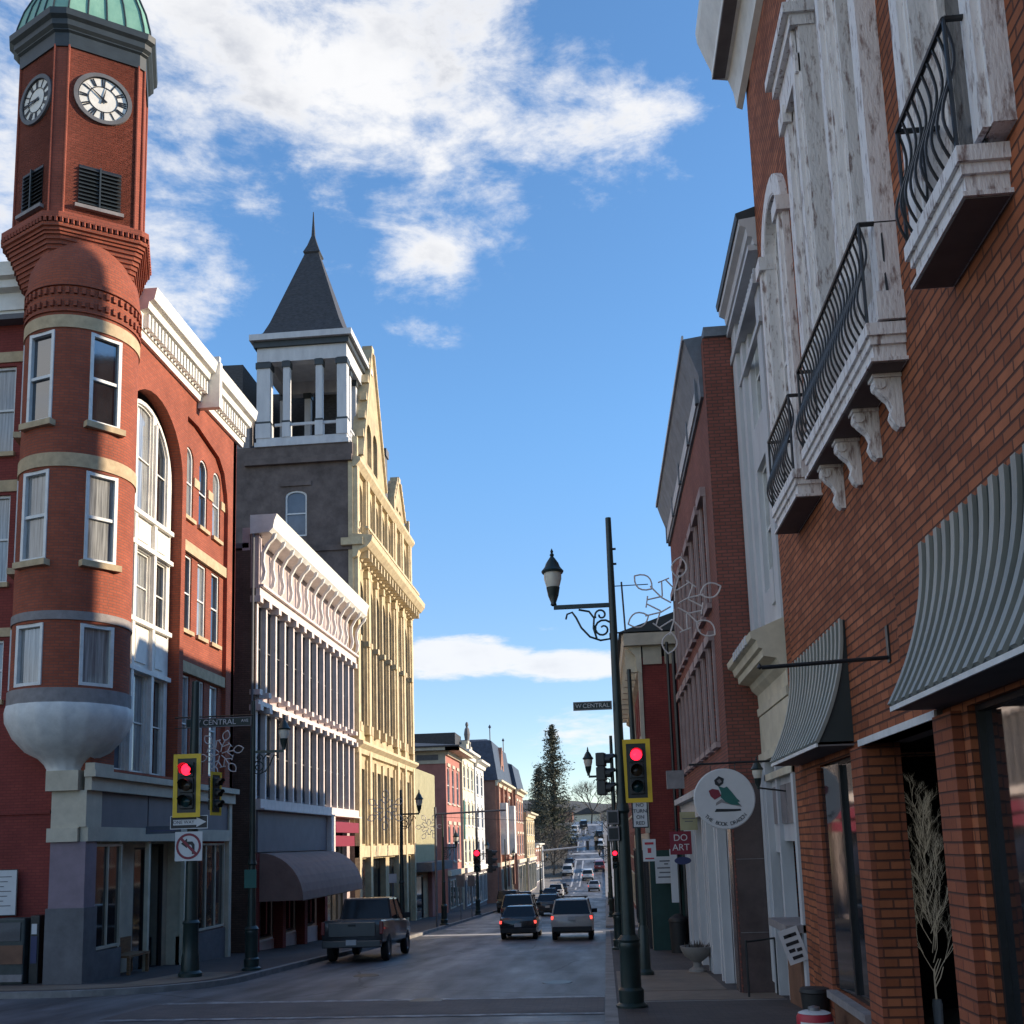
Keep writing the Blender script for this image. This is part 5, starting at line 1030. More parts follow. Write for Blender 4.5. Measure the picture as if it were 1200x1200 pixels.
snowflake((1.38, 17.45, 3.98), .86, 'large pale wire snowflake beside the near right lamp pole', rot=.35, wire=.014)
b = MB(); b.tube([(.52, 17.5, 3.55), (.49, 17.5, 4.45)], .016, 6); b.tube([(.3, 17.5, 3.55), (.55, 17.5, 3.55)], .014, 6); b.tube([(.3, 17.5, 4.38), (.95, 17.48, 4.38)], .009, 5); b.tube([(.3, 17.5, 4.78), (.42, 17.5, 4.78)], .02, 6); b.tube([(.3, 17.5, 5.05), (.42, 17.5, 5.05)], .02, 6)
tag(b.build('decoration_bracket', 'iron'), 'thin iron bracket carrying the large snowflake on the near right pole', 'bracket')
# second pole just behind
zb = gz(24) + SW
t = thing('signal_pole', 'plain dark green pole just behind the nearest street lamp', 'pole', None, (.80, 24, zb))
b = MB(); b.lathe([(.2, 0), (.2, .08), (.13, .14), (.12, 1.0), (.09, 1.1)], 0, 0, 16); b.build('base', 'lamp_green', t, smooth=True); b = MB(); b.tube([(0, 0, 1), (-.05, 0, 7.0)], .085, 12, r2=.05); b.build('pole', 'lamp_green', t, smooth=True)
o = text_sign((1.02, 23.9, -.25), .3, .5, [], .1, 'sign_white', 'sign_black', 'white parking sign with small red arrow marks on the pole behind the nearest lamp', 'traffic sign', 'traffic_sign')
b = MB(); b.box(-.1, .1, -.006, -.001, .13, .18); b.box(-.1, .1, -.006, -.001, -.2, -.17); b.box(-.04, .04, -.006, -.001, -.06, .05); b.build('marks', 'sign_red', o)
zb = gz(34) + SW
street_lamp(.36, 34, zb, 6.9, -1, 2.1 - zb, .78, 'street lamp with lantern over the road, further along the right pavement', s=.85)
signal((.33, 33.9, -.62), 0, 'small far traffic signal with red light low behind the near right pole', s=.75, back=False, group=None)
# left poles
zb = gz(26) + SW
t = thing('signal_pole', 'dark green fluted pole carrying the left traffic signal at the street corner', 'pole', None, (-10.62, 26, zb))
b = MB(); b.lathe([(.3, 0), (.3, .1), (.23, .16), (.22, .5), (.2, .6), (.19, 1.3), (.22, 1.35), (.17, 1.42)], 0, 0, 20, ribs=20, ribamp=-.03); b.build('base', 'lamp_green', t, smooth=True); b = MB(); b.tube([(0, 0, 1.3), (.0, 0, 4.6), (.02, 0, 7.6)], .165, 14, r2=.1); b.build('pole', 'lamp_green', t, smooth=True)
signal((-10.65, 25.6, 1.72), 0, 'red traffic signal with bright yellow border at the left street corner', s=1.52, group=None)
signal((-9.95, 25.9, 1.5), R(78), 'dark green traffic signal turned sideways to the right of the left corner signal', lit=False, back=True, s=1.05, group=None)
o = text_sign((-10.6, 25.7, .78), 1.0, .34, [('ONE WAY', -.14, 0, .12)], .12, 'sign_black', 'sign_black', 'black ONE WAY sign with white arrow under the left red signal', 'traffic sign', 'traffic_sign', border='sign_white')
b = MB(); b.prism([(-.42, -.07), (.2, -.07), (.2, -.125), (.46, 0), (.2, .125), (.2, .07), (-.42, .07)], -.003, -.001, lambda a, c, w_: (a, w_, c)); b.build('arrow', 'sign_white', o)
o = text_sign((-10.6, 25.7, .17), .72, .74, [], .1, 'sign_white', 'sign_black', 'white square no left turn sign with red ring on the left corner pole', 'traffic sign', 'traffic_sign')
b = MB(); id3 = lambda a, c, w_: (a, w_, c)
ci = lambda r: [(r * math.cos(2 * math.pi * k / 32), r * math.sin(2 * math.pi * k / 32)) for k in range(32)]
b.plate([ci(.33), ci(.27)], -.006, -.003, id3); b.prism([(-.22, .17), (-.17, .22), (.22, -.17), (.17, -.22)], -.009, -.007, id3); b.build('ring', 'sign_maroon', o)
b = MB(); b.prism([(.09, -.2), (.16, -.2), (.16, .04), (.1, .12), (-.04, .12), (-.04, .2), (-.2, .07), (-.04, -.05), (-.04, .04), (.06, .04), (.09, .0)], -.005, -.003, id3); b.build('arrow', 'sign_black', o)
o = text_sign((-10.7, 27.9, 3.62), 1.9, .26, [('W CENTRAL', -.12, 0, .22), ('AVE', .76, .02, .12)], .2, 'sign_green', 'sign_white', 'dark green W CENTRAL AVE sign hanging between the two left poles', 'street sign', 'street_sign', border='grey_stone')
b = MB(); b.tube([(-12.0, 27.95, 3.8), (-9.7, 27.95, 3.8)], .02, 6); b.tube([(-12.0, 27.95, 3.5), (-9.7, 27.95, 3.5)], .014, 6); tag(b.build('sign_rail', 'iron'), 'thin iron rails holding the sign between the left poles', 'bracket')
snowflake((-10.6, 27.8, 2.72), .68, 'pale wire snowflake under the left W CENTRAL AVE sign', rot=.2, wire=.016)
zb = gz(28) + SW
street_lamp(-9.72, 28, zb, 7.4, 1, 2.75 - zb, .88, 'green street lamp on the left pavement behind the corner signal', s=.88)
text_sign((-9.72, 27.85, -.75), .34, .5, [], .1, 'teal', 'sign_black', 'small teal sign box on the pole of the left near street lamp', 'sign', 'pole_sign')
zb = gz(43) + SW
street_lamp(-8.5, 43, zb, 6.3, 1, 1.35 - zb, .78, 'green street lamp before the yellow stone building on the left', s=.88)
snowflake((-9.15, 42.9, 1.55), .85, 'pale wire snowflake in front of the yellow stone building', rot=.5, wire=.018)
zb = gz(60) + SW
street_lamp(-9.4, 60, zb, 6.3, 1, 4.4, .78, 'distant street lamp before the salmon building on the left', s=.9); snowflake((-10.2, 60, 1.1), .8, 'pale wire snowflake before the salmon building', wire=.02)
for (x, y, l) in ((-9.4, 76, 'distant street lamp before the cream building'), (-9.4, 98, 'far street lamp by the white corniced building'), (-7.5, 120, 'far street lamp before the mansard building'), (.3, 66, 'distant street lamp on the right pavement past the side road'), (.3, 96, 'farthest street lamp on the right pavement')):
    street_lamp(x, y, gz(y) + SW, 6.3, 1 if x < 0 else -1, 4.4, .78, l, s=.9)
# far signals
for (x, y, z, l, ln) in ((-7.05, 57, -.9, 'far red traffic signal above the left pavement, before the black car', True), (-6.2, 57.3, -.95, 'unlit far traffic signal facing sideways left of the black car', False)):
    s_ = signal((x, y, z), 0 if ln else R(90), l, lit=ln, back=False, s=1.55, group=None)
zb = gz(57.4) + SW
t = thing('signal_pole', 'thin far pole with cross arm carrying the distant left signals', 'pole', None, (-9.4, 57.4, zb)); b = MB(); b.tube([(0, 0, 0), (0, 0, 6.6)], .07, 8); b.tube([(0, 0, 6.2), (4.0, 0, 6.3)], .05, 8); b.tube([(2.35, 0, 4.2), (2.35, 0, 6.2)], .04, 6); b.build('pole', 'slate_grey', t)
t = thing('signal_mast', 'white mast arm with signals reaching over the road at the foot of the hill', 'signal mast', None, (-9.0, 150, gz(150)))
b = MB(); b.tube([(0, 0, 0), (0, 0, 6.6)], .14, 8); b.tube([(0, 0, 6.0), (8.5, 0, 6.6)], .11, 8); b.build('mast', 'white_old', t); b = MB(); b.box(6.4, 6.8, -.2, .1, 5.9, 7.2); b.box(7.6, 8.0, -.2, .1, 5.9, 7.2); b.build('signal_head', 'signal_black', t)
# round hanging sign
t = thing('hanging_book_sign', 'round white hanging shop sign with a green dragon and THE BOOK DRAGON lettering', 'hanging sign', None, (2.0, 17.2, .62))
b = MB(); b.lathe([(.001, -.03), (.485, -.03), (.5, -.02), (.5, .02), (.485, .03), (.001, .03)], 0, 0, 48); MR = Matrix.Rotation(R(90), 4, 'X'); b.build('disc', 'sign_white', t, M=MR)
def flat(poly, mt, nm, d=0.033): b_ = MB(); b_.prism([(a * .5, c * .5) for a, c in poly], -d, -d + .003, id3); return b_.build(nm, mt, t)
flat([(-.28, -.32), (-.35, -.42), (.3, -.42), (.52, -.4), (.5, -.34), (.3, -.34)], 'sign_black', 'emblem_book'); flat([(-.3, -.22), (-.1, -.12), (.2, -.2), (.55, -.28), (.5, -.2), (.1, -.14), (-.1, .0), (-.28, -.12)], 'grey_stone', 'emblem_pages')
flat([(-.18, .42), (.0, .36), (.1, .4), (.22, .25), (.4, .0), (.5, -.1), (.42, -.12), (.5, -.22), (.2, -.2), (.02, -.1), (-.12, .05), (-.1, .2)], 'teal', 'emblem_body', .035); flat([(-.5, .28), (-.38, .34), (-.18, .3), (-.1, .1), (-.32, -.02), (-.45, .1)], 'sign_maroon', 'emblem_red_book', .037)
flat([(-.3, .62), (-.15, .75), (.02, .66), (-.02, .5), (-.16, .4), (-.28, .48)], 'sign_black', 'emblem_head', .036); flat([(-.22, .6), (-.12, .66), (-.06, .56), (-.15, .5)], 'grey_stone', 'emblem_face', .039)
s_ = 'THE BOOK DRAGON'
for i, chh in enumerate(s_):
    a = R(-138 + 96 * i / (len(s_) - 1)); text(chh, .085, 'sign_black', Matrix.Translation((.415 * math.cos(a), -.033, .415 * math.sin(a))) @ Matrix.Rotation(R(90), 4, 'X') @ Matrix.Rotation(a + R(90), 4, 'Z'), t, depth=.002) if chh != ' ' else None
b = MB(); b.tube([(-.55, 0, .58), (1.05, 0, .60)], .018, 6); b.tube([(-.2, 0, .58), (-.2, 0, .45)], .008, 5); b.tube([(.2, 0, .58), (.2, 0, .45)], .008, 5); b.build('hanger', 'iron', t)
t = thing('wall_lantern', 'black wall lantern beside the hanging book sign', 'wall lantern', None, (2.62, 17.6, .78)); lantern((0, .0, 0), .5, t); b = MB(); b.tube([(0, 0, .02), (.45, 0, -.05)], .015, 6); b.build('bracket', 'iron', t)
# other shop signs on the right
t = text_sign((2.0, 27.5, -.12), .56, .6, [('DO', 0, .13, .24), ('ART', 0, -.12, .24)], .2, 'sign_maroon', 'sign_white', 'small maroon DO ART hanging sign with an oval plate beneath', 'hanging sign', 'hanging_sign'); b = MB(); b.lathe([(.001, -.01), (.22, -.01), (.22, .01), (.001, .01)], 0, 0, 20); b.build('oval_plate', 'navy', t, M=Matrix.Translation((0.03, 0, -.46)) @ Matrix.Diagonal((1, 1, .45, 1)) @ MR)
b = MB(); b.tube([(-.2, 0, .36), (.6, 0, .36)], .012, 6); b.build('hanger', 'iron', t)
t = text_sign((1.88, 32.5, -.95), .68, .82, [], .1, 'sign_white', 'sign_black', 'white notice board with grey lines on the dark green shop wall', 'sign board', 'sign_board'); b = MB()
for k, (a, c) in enumerate([(.2, .27), (.06, .18), (.28, .06), (.22, -.08), (.26, -.22)]): b.box(-a, a, -.004, -.001, c - .02, c + .02)
b.build('lettering', 'slate_grey', t)
t = text_sign((2.12, 26.0, .42), .42, .45, [('CAFE', 0, .0, .16)] if False else [], .1, 'sign_yellow', 'sign_black', 'cream yellow box sign hanging above the white shop columns', 'hanging sign', 'hanging_sign', thick=.12); b = MB(); b.box(-.16, .16, -.006, -.001, .05, .07); b.box(-.1, .1, -.006, -.001, -.02, .0); b.build('lettering', 'slate_grey', t)
t = text_sign((1.72, 24.2, 1.36), .4, .42, [], .1, 'grey_stone', 'sign_black', 'grey box sign jutting out over the pavement beside the round book sign', 'hanging sign', 'hanging_sign', thick=.25)
text_sign((1.95, 30.0, -1.05), .2, 1.5, [], .1, 'white_old', 'sign_black', 'tall white blade sign next to the notice board', 'hanging sign', 'hanging_sign', thick=.08)
# planter, bin, railing
def urn(x, y, label, s=1):
    z = gz(y) + SW; t = thing('planter_urn', label, 'planter', None, (x, y, z)); b = MB()
    b.lathe([(.001, 0), (.2, 0), (.2, .06), (.1, .12), (.09, .22), (.28, .36), (.36, .5), (.38, .58), (.34, .58), (.3, .5), (.001, .48)], 0, 0, 20); b.build('bowl', 'concrete', t, smooth=True)
    b = MB(); rn = random.Random(5)
    for k in range(60): a = rn.uniform(0, 6.28); r_ = rn.uniform(0, .28); b.add([(r_ * math.cos(a), r_ * math.sin(a), .5), (r_ * math.cos(a) + rn.uniform(-.06, .06), r_ * math.sin(a) + .03, .5), (r_ * math.cos(a) * 1.3, r_ * math.sin(a) * 1.3, .58 + rn.uniform(0, .16))], [(0, 1, 2)])
    b.build('plant', 'brush_brown', t)
urn(2.02, 24.6, 'stone urn planter with dry plants in front of the white shop columns')
z = gz(30.2) + SW; t = thing('litter_bin', 'black litter bin against the dark green wall', 'litter bin', None, (2.1, 31.6, gz(31.6) + SW)); b = MB(); b.lathe([(.001, 0), (.24, 0), (.28, .9), (.3, .92), (.28, 1.0), (.1, 1.12), (.001, 1.14)], 0, 0, 16); b.build('body', 'plastic_black', t, smooth=True)
z = gz(19) + SW; t = thing('hand_rail', 'short black iron hand rail at the steps by the brown marble pier', 'hand rail', None, (2.42, 18.9, z)); b = MB(); b.tube([(0, 0, 0), (0, 0, .98)], .02, 6); b.tube([(0, 0, .95), (.55, .3, .98)], .018, 6); b.tube([(.55, .3, 0), (.55, .3, .98)], .02, 6); b.build('rail', 'iron', t)
t = thing('waste_container', 'red and white round container with a silver cap below the near shop window', 'container', None, (2.55, 13.7, gz(13.7) + SW)); t.scale = (.75, .75, .5); b = MB(); b.lathe([(.001, 0), (.26, 0), (.3, .1), (.3, .36), (.26, .46)], 0, 0, 20); b.build('body', 'sign_red', t, smooth=True); b = MB(); b.lathe([(.305, .14), (.31, .2), (.305, .28)], 0, 0, 20, a0=-2.6, a1=-.2); b.lathe([(.27, .46), (.2, .5), (.1, .52)], 0, 0, 20); b.build('white_band', 'sign_white', t); b = MB(); b.lathe([(.1, .5), (.1, .6), (.001, .64)], 0, 0, 14); b.build('cap', 'rim', t, smooth=True)
t = thing('litter_bin', 'dark low bin beside the red and white container', 'litter bin', None, (2.76, 14.7, gz(14.7) + SW)); t.scale = (.8, .8, .8); b = MB(); b.lathe([(.001, 0), (.2, 0), (.24, .5), (.26, .52), (.24, .58), (.001, .6)], 0, 0, 16); b.build('body', 'plastic_black', t, smooth=True)
# twig tree in the entry
t = thing('twig_tree', 'bare white decorative twig tree standing in the dark shop entry', 'decorative tree', None, (3.74, 12.6, -2.28))
b = MB(); b.lathe([(.001, 0), (.05, 0), (.06, .3), (.05, .36), (.001, .36)], 0, 0, 10); b.build('pot', 'sign_white', t)
b = MB(); rn = random.Random(11)
def grow(p, d, l, r_, dep):
    q = p + d * l; b.tube([p, (p + q) / 2 + Vector((rn.uniform(-.02, .02), rn.uniform(-.02, .02), 0)), q], r_, 3, r2=r_ * .7, cap=False)
    if dep == 0: return
    for k in range(3):
        nd = (d + Vector((rn.uniform(-.6, .6), rn.uniform(-.6, .6), rn.uniform(-.05, .5)))).normalized(); grow(p + (q - p) * rn.uniform(.35, 1), nd, l * rn.uniform(.6, .82), r_ * .6, dep - 1)
grow(Vector((0, 0, .35)), Vector((0, 0, 1)), .35, .014, 1)
for k in range(18):
    a = 2.4 * k; z = .55 + .11 * k; grow(Vector((0, 0, z)), Vector((math.cos(a) * .55, math.sin(a) * .55, 1.0 + k * .03)).normalized(), .40 - .01 * k, .0058, 4)
b.build('branches', 'twig_white', t, recalc=False)
# left pavement furniture
t = thing('ticket_machine', 'dark vending kiosk with a lit panel against the red wall at far left', 'kiosk', None, (-14.7, 25.0, gz(25) + SW)); b = MB(); b.box(-.38, .38, -.3, .2, 0, 1.6); b.build('body', 'copper_dark', t, bevel=.04); b = MB(); b.box(-.28, .28, -.32, -.302, 1.05, 1.5); b.build('screen', 'glass_dark', t); b = MB(); b.box(-.36, .36, -.32, -.302, .5, .95); b.build('panel', 'bulkhead', t); b = MB(); b.box(-.38, .38, -.35, -.302, .08, .25); b.build('tray', 'grey_stone', t); b = MB(); [b.lathe([(.001, .303), (.06, .303)], 0, 0, 12) for _ in (0,)]; 
t = thing('newspaper_box', 'narrow blue newspaper box beside the dark kiosk', 'newspaper box', None, (-14.12, 25.0, gz(25) + SW)); b = MB(); b.box(-.12, .12, -.2, .15, 0, 1.65); b.build('body', 'signal_black', t, bevel=.02); b = MB(); b.box(-.08, .08, -.215, -.202, .5, 1.15); b.build('front', 'navy', t); b = MB(); b.box(-.07, .07, -.22, -.202, 1.2, 1.45); b.build('label', 'sign_white', t)
t = text_sign((-15.35, 25.1, -.85), 1.1, 1.15, [], .1, 'sign_white', 'sign_black', 'framed white notice board on the dark red wall above the kiosk', 'notice board', 'notice_board', border='sign_black'); b = MB()
for k in range(7): b.box(-.4, .4 - (k % 3) * .1, -.004, -.001, .38 - k * .12, .4 - k * .12)
b.build('lettering', 'slate_grey', t)
t = thing('wooden_bench', 'small wooden bench in the recessed shop entrance', 'bench', None, (-12.95, 27.5, gz(27.5) + SW)); b = MB(); b.box(-.3, .3, -.65, .65, .48, .54); b.build('seat', 'wood', t); b = MB(); b.box(-.32, -.26, -.65, .65, .54, .95); b.build('backrest', 'wood', t)
for sx in (-.25, .22):
    for sy in (-.6, .52): b = MB(); b.box(sx, sx + .08, sy, sy + .08, 0, .48); b.build('leg', 'wood', t)
t = text_sign((-11.5, 26.2, .62), .95, .2, [('LOCAL', 0, 0, .15)] if False else [], .1, 'slate_blue', 'sign_white', 'small blue-grey sign jutting from the corner shop fascia', 'hanging sign', 'hanging_sign'); b = MB(); b.box(-.35, .35, -.004, -.001, -.04, -.0); b.build('lettering', 'navy', t)
for i, (x, y, w_, h) in enumerate(((-9.5, 46, .35, .35), (-9.4, 67, .5, .7), (-9.2, 71, .5, .7))):
    z = gz(y) + SW; t = thing('parking_sign', ['parking sign on a thin post beside the parked pickup', 'first grey traffic board on a post past the yellow building', 'second grey traffic board on a post past the yellow building'][i], 'traffic sign', None, (x, y, z)); b = MB(); b.tube([(0, 0, 0), (0, 0, 2.9)], .03, 6); b.build('post', 'slate_grey', t); b = MB(); b.box(-w_ / 2, w_ / 2, -.04, -.03, 2.8 - h, 2.85); b.build('plate', 'slate_grey' if i else 'sign_white', t)

# ================================================================== VEHICLES
def ringv(y, zb_, zt, hw, tw=.93, bw=.86): 
    zm = zb_ + (zt - zb_) * .62
    return [(-hw * bw, y, zb_), (hw * bw, y, zb_), (hw * .98, y, zb_ + .1), (hw, y, zm), (hw * (tw + .05), y, zt - .05), (hw * tw, y, zt), (-hw * tw, y, zt), (-hw * (tw + .05), y, zt - .05), (-hw, y, zm), (-hw * .98, y, zb_ + .1)]
def wheel(t, x, y, r, wd):
    sgn = 1 if x > 0 else -1
    Mw = Matrix.Translation((x, y, r)) @ Matrix.Rotation(R(90) * sgn, 4, 'Y')
    b = MB(); b.lathe([(r * .6, -wd), (r * .93, -wd), (r, -wd * .8), (r, -.02), (r * .93, 0), (r * .6, 0)], 0, 0, 24); w_ = b.build('wheel', 'tyre', t, smooth=True, M=Mw)
    b = MB(); b.lathe([(.001, -.03), (r * .2, -.02), (r * .3, -.05), (r * .55, -.04), (r * .62, -.01), (r * .62, -wd)], 0, 0, 16); b.build('rim', 'rim', w_, smooth=True, M=Mw)
def gh(y0b, y1b, y0t, y1t, zb_, zt, hb, ht): return [[(-hb, y0b, zb_), (hb, y0b, zb_), (hb, y1b, zb_), (-hb, y1b, zb_)], [(-ht, y0t, zt), (ht, y0t, zt), (ht, y1t, zt), (-ht, y1t, zt)]]
def vehicle(name, label, cat, loc, yaw=0, paint='car_silver', kind='sedan', lit=False, group=None, s=1.0, simple=False):
    t = thing(name, label, cat, group, loc); t.rotation_euler = (math.atan((gz(loc[1] + 4) - gz(loc[1])) / 4), 0, yaw); t.scale = (s, s, s)
    K = {'sedan': dict(st=[(0, .42, .86, .74), (.06, .32, .98, .84), (.5, .24, 1.03, .89), (1.4, .2, .98, .9), (3.2, .2, .95, .9), (4.1, .24, .84, .86), (4.5, .38, .62, .72)], g=(.45, 3.35, 1.15, 2.6, .96, 1.46, .80, .60), wb=(.85, 3.6), r=.33, zl=.86),
         'suv': dict(st=[(0, .5, 1.05, .80), (.06, .38, 1.12, .9), (.6, .3, 1.12, .94), (3.3, .3, 1.08, .94), (4.3, .34, 1.0, .9), (4.65, .5, .75, .78)], g=(.1, 3.55, .32, 2.9, 1.08, 1.74, .86, .70), wb=(.9, 3.75), r=.37, zl=1.05),
         'pickup': dict(st=[(0, .58, 1.18, .88), (.05, .52, 1.28, .96), (2.1, .5, 1.28, .97), (2.16, .48, 1.26, .97), (4.5, .46, 1.22, .97), (5.4, .5, 1.1, .95), (5.7, .62, .85, .82)], g=(2.1, 4.6, 2.3, 3.9, 1.24, 1.93, .86, .72), wb=(1.15, 4.75), r=.42, zl=1.1)}[kind]
    b = MB(); b.loft([ringv(*q) for q in K['st']]); b.build('body', paint, t, smooth=True)
    y0b, y1b, y0t, y1t, z0, z1, hb, ht = K['g']
    b = MB(); b.loft(gh(y0b, y1b, y0t, y1t, z0, z1, hb, ht)); b.build('windows', 'car_glass', t)
    b = MB(); b.loft([[(x * 1.02, y, z1 - .03) for x, y in ((-ht, y0t - .02), (ht, y0t - .02), (ht, y1t + .06), (-ht, y1t + .06))], [(x * 1.0, y, z1 + .015) for x, y in ((-ht, y0t), (ht, y0t), (ht, y1t), (-ht, y1t))], [(x * .86, y, z1 + .05) for x, y in ((-ht, y0t + .12), (ht, y0t + .12), (ht, y1t - .1), (-ht, y1t - .1))]]); b.build('roof', paint, t, smooth=True)
    b = MB()
    for sx in (-1, 1):
        for (yb, yt) in ((y0b, y0t), (y1b, y1t), ((y0b + y1b) / 2, (y0t + y1t) / 2 + .1)): b.tube([(sx * hb * 1.0, yb, z0 - .02), (sx * ht * 1.0, yt, z1)], .035, 5)
    b.build('pillars', paint, t)
    hw = K['st'][1][3]; zl = K['zl']; yr = K['st'][1][0]
    for sx in (-1, 1):
        b = MB()
        if kind == 'pickup': b.box(sx * hw - .10 if sx > 0 else sx * hw - .012, sx * hw + .012 if sx > 0 else sx * hw + .1, -.02, .14, .85, 1.24)
        else: b.box(*sorted((sx * (hw - .2), sx * (hw + .005))), yr - .05, yr + .16, zl - .14, zl + .0)
        b.build('tail_light', 'tail_lit' if lit else 'tail_red', t, bevel=.015)
    for sx in (-1, 1):
        for y in K['wb']: wheel(t, sx * (hw + .01), y, K['r'], .22)
    b = MB(); b.box(-hw * .96, hw * .96, -.12 if kind == 'pickup' else -.06, .08, K['st'][0][1] - .12, K['st'][0][1] + .1); b.build('bumper', 'plastic_black' if kind != 'pickup' else paint, t, bevel=.03)
    pz = .95 if kind == 'suv' else (.62 if kind == 'pickup' else .66)
    b = MB(); b.box(-.16, .16, -.135 if kind == 'pickup' else -.075, -.05, pz - .08, pz + .08); b.build('plate', 'plate', t)
    for sx in (-1, 1):
        b = MB(); ym = y1b - .55; b.box(min(sx * (hw - .04), sx * (hw + .2)), max(sx * (hw - .04), sx * (hw + .2)), ym, ym + .1, z0 + .02, z0 + .2); b.build('mirror', 'plastic_black', t, bevel=.02)
    if kind == 'pickup':
        b = MB(); b.box(-.74, .74, -.03, .02, .78, 1.22); b.build('tailgate', paint, t, bevel=.02); b = MB(); b.box(-.12, .12, -.045, -.03, 1.1, 1.16); b.build('handle', 'plastic_black', t)
        b = MB(); b.box(-hw + .1, hw - .1, .15, 2.05, 1.2, 1.29); b.build('bed_floor', 'plastic_black', t)
    if kind == 'suv' and not simple:
        b = MB(); [b.box(sx * .6 - .02, sx * .6 + .02, .6, 2.9, z1 + .05, z1 + .1) for sx in (-1, 1)]; b.box(-.72, .72, 1.0, 1.06, z1 + .1, z1 + .15); b.build('roof_rack', 'plastic_black', t)
    return t
vehicle('pickup_truck', 'dark grey pickup truck parked at the left kerb, seen from behind', 'pickup truck', (-7.9, 31.9, gz(31.9)), R(1.5), 'car_grey', 'pickup')
vehicle('camper_pickup', 'tan light truck with canopy and lit tail lights driving away in the right lane', 'suv', (-1.5, 44, gz(44)), 0, 'car_white2', 'suv', True, s=.96)
vehicle('sedan_car', 'black car with lit tail lights driving away left of the tan truck', 'car', (-3.9, 45.5, gz(45.5)), 0, 'car_black', 'sedan', True, s=.95)
vehicle('parked_car', 'dark suv parked in the left lane just beyond the black car', 'car', (-4.9, 57, gz(57)), 0, 'car_black', 'suv', False)
far = [(-1.75, 150, 'car_silver', 'sedan', 1, 'white car with lit tail lights at the bottom of the hill'), (-2.9, 168, 'car_white', 'suv', 1, 'pale car climbing ahead at the foot of the hill'),
         (-4.2, 74, 'car_grey', 'sedan', 1, 'grey car queued ahead of the dark suv'),
       (-8.0, 84, 'car_black', 'suv', 0, 'black suv parked on the left by the cream building'), (-7.9, 98, 'car_silver', 'sedan', 0, 'silver car parked by the white corniced building'),
       (-6.3, 116, 'car_black', 'sedan', 0, 'black car parked below the mansard building'), (-6.3, 130, 'car_white', 'suv', 0, 'white suv parked below the tall brick building'), (-6.2, 144, 'car_grey', 'sedan', 0, 'grey car parked left at the bottom of the dip'),
       (-6.4, 176, 'car_white', 'suv', 0, 'white suv parked left on the lower slope'), (-6.4, 186, 'car_black', 'sedan', 0, 'black car parked left on the middle slope'), (-6.4, 212, 'car_black', 'suv', 0, 'black suv parked left above the crossing'), (-6.4, 224, 'car_silver', 'sedan', 0, 'silver car parked left high on the slope'),
       (-4.6, 240, 'car_black', 'suv', 0, 'dark car near the crest of the hill'), (-1.0, 208, 'car_white', 'suv', 0, 'white suv parked right above the crossing'), (-1.0, 222, 'car_grey', 'sedan', 0, 'grey car parked right high on the slope'), (-1.0, 180, 'car_red', 'suv', 0, 'dark red suv parked right on the lower slope'), (-6.6, 232, 'car_white', 'sedan', 0, 'white car parked left just under the crest')]
for x, y, p, k, l, lab in far:
    o = vehicle('distant_car', lab, 'car', (x, y, gz(y + 2)), 0, p, k, bool(l), 'cars along the street', simple=True)
    dy = 4; o.rotation_euler = (math.atan((gz(y + dy) - gz(y)) / dy), 0, 0); o.location.z = gz(y)

# ================================================================== TREES
def conifer(x, y, zb_, h, r, label, seed=1):
    rn = random.Random(seed); t = thing('conifer_tree', label, 'tree', None, (x, y, zb_))
    b = MB(); b.tube([(0, 0, 0), (.1, 0, h * .5), (0, 0, h)], h * .016, 8, r2=.03); b.build('trunk', 'bark', t)
    b = MB(); n = 620
    for k in range(n):
        f = rn.random() ** .8; z = h * (.10 + .89 * f); rr = r * ((1 - f) ** .72) * rn.uniform(.55, 1.12) * (1 + .18 * math.sin(f * 22)) + .25; a = rn.uniform(0, 6.283)
        d = Vector((math.cos(a), math.sin(a), -.22 + .25 * f)); m_ = int(5 + rr * 2.6)
        for j in range(m_):
            q = (j + .6) / m_; p = Vector((0, 0, z)) + d * rr * q; p.z += .25 * rr * q * q; s_ = rn.uniform(.28, .55) * (1.15 - .4 * q)
            u = Vector((rn.gauss(0, 1), rn.gauss(0, 1), rn.gauss(0, .5))).normalized(); v = (u.cross(Vector((rn.gauss(0, 1), rn.gauss(0, 1), rn.gauss(0, 1))))).normalized(); p += Vector((rn.gauss(0, .18), rn.gauss(0, .18), rn.gauss(0, .14)))
            b.add([p - u * s_, p + v * s_ * .45, p + u * s_ * .9 - Vector((0, 0, s_ * .4))], [(0, 1, 2)])
    b.build('crown', 'needle', t, recalc=False); return t
conifer(-9.6, 205, -3.5, 27, 6.6, 'tall dark conifer rising at the end of the left row of houses', 3)
conifer(-13.5, 222, -1, 17, 5.0, 'shorter dark conifer beside the tall one on the hill', 5)
def bare_tree(x, y, zb_, h, label, seed, mtb='bark', dep=6, spread=.5, group=None):
    rn = random.Random(seed); t = thing('bare_tree', label, 'tree', group, (x, y, zb_)); b = MB(); tw = MB()
    def go(p, d, l, r_, k):
        q = p + d * l + Vector((rn.gauss(0, .05), rn.gauss(0, .05), 0)) * l
        (b if k > dep - 2 else tw).tube([p, q], r_, 4 if k > 2 else 3, r2=r_ * .66, cap=False)
        if k == 0: return
        for j in range(3 if k < dep else 4):
            nd = (d + Vector((rn.gauss(0, spread), rn.gauss(0, spread), rn.uniform(-.1, .3)))).normalized(); go(p + (q - p) * rn.uniform(.6, 1), nd, l * rn.uniform(.62, .82), r_ * .6, k - 1)
    go(Vector((0, 0, 0)), Vector((rn.gauss(0, .05), 0, 1)), h * .28, h * .02, dep); b.build('trunk', 'bark', t, recalc=False); tw.build('crown', mtb, t, recalc=False); return t
bare_tree(-3.0, 255, 3.5, 15, 'tall bare tree standing on the crest behind the street lamp', 21)
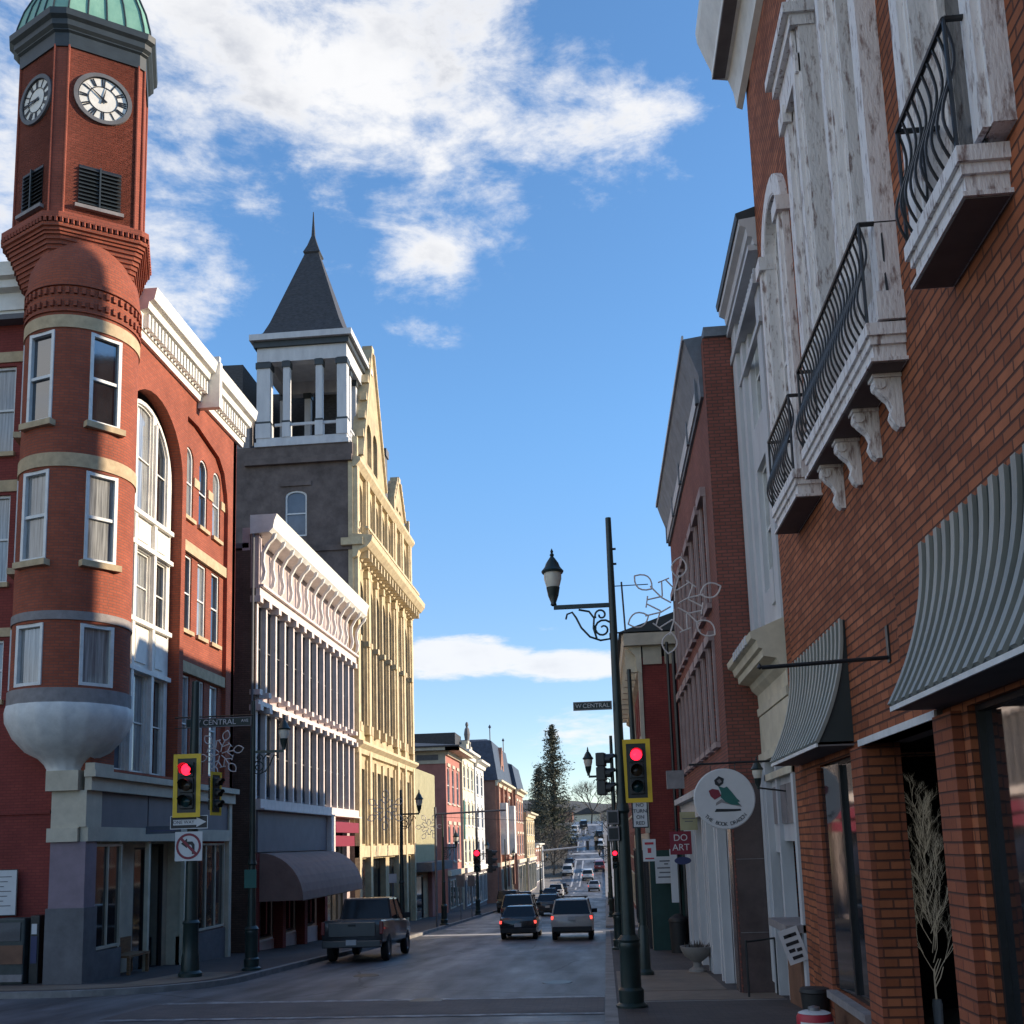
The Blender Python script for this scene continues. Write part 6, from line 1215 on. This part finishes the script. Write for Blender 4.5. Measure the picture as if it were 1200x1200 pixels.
for i, (x, y, h, l) in enumerate([(1.5, 200, 12, 'bare brown tree on the right side of the slope'), (2.6, 232, 13, 'bare brown tree high on the right side near the crest'), (-8.8, 178, 9, 'low bare tree below the tall conifer'), (-9.6, 190, 11, 'bare tree tangled in front of the tall conifer'), (-9.0, 235, 9, 'bare tree on the left side under the crest'), (5.0, 262, 12, 'bare tree beyond the crest on the right')]):
    bare_tree(x, y, gz(y), h, l, 30 + i, 'brush_brown', 6, .6, 'bare trees on the hill')
b = MB(); rn = random.Random(9)
for k in range(14000):
    y = rn.uniform(172, 250); x = -7.7 - rn.random() ** 1.3 * 26; z = gz(y) + rn.random() * (4.5 + 2.5 * math.sin(y * .2 + x * .3)) ; s_ = rn.uniform(.25, .7); u = Vector((rn.gauss(0, 1), rn.gauss(0, 1), rn.gauss(0, 1.4))).normalized() * s_; v = Vector((rn.gauss(0, 1), rn.gauss(0, 1), rn.gauss(0, 1))).normalized() * s_ * .2
    b.add([(x, y, z), tuple(Vector((x, y, z)) + u), tuple(Vector((x, y, z)) + v)], [(0, 1, 2)])
struct(b.build('brushwood', 'brush_brown', recalc=False), 'stuff')
for i, (x, y, h, mt_) in enumerate([(-5, 330, 5, 'cream'), (4, 345, 6, 'beige'), (-14, 340, 6, 'brick_far'), (12, 350, 5, 'white_old'), (-22, 350, 6, 'beige')]):
    Bh = thing('hill_house', ['cream house on the far hill straight up the street', 'beige house on the far hill right of the crest', 'brick house on the far hill left of the cream one', 'white house farthest right on the far hill', 'beige house farthest left on the far hill'][i], 'house', 'small houses on the far hill')
    b = MB(); b.box(x - 4, x + 4, y, y + 8, 0, 3.5 + h); b.build('wall', mt_, Bh); b = MB(); b.prism([(x - 4.6, 3.5 + h), (x + 4.6, 3.5 + h), (x, 5.6 + h)], y - .5, y + 8.5, T=lambda a, c, w_: (a, w_, c)); b.build('roof', 'slate_roof', Bh)
# overhead wire across the far street
b = MB(); b.tube([(-9.4, 57.4, 1.6), (-4, 57, 1.2), (1.6, 56.8, 1.7)], .015, 4); tag(b.build('overhead_wire', 'iron'), 'thin overhead wire strung across the street behind the cars', 'wire')
bpy.context.view_layer.update()
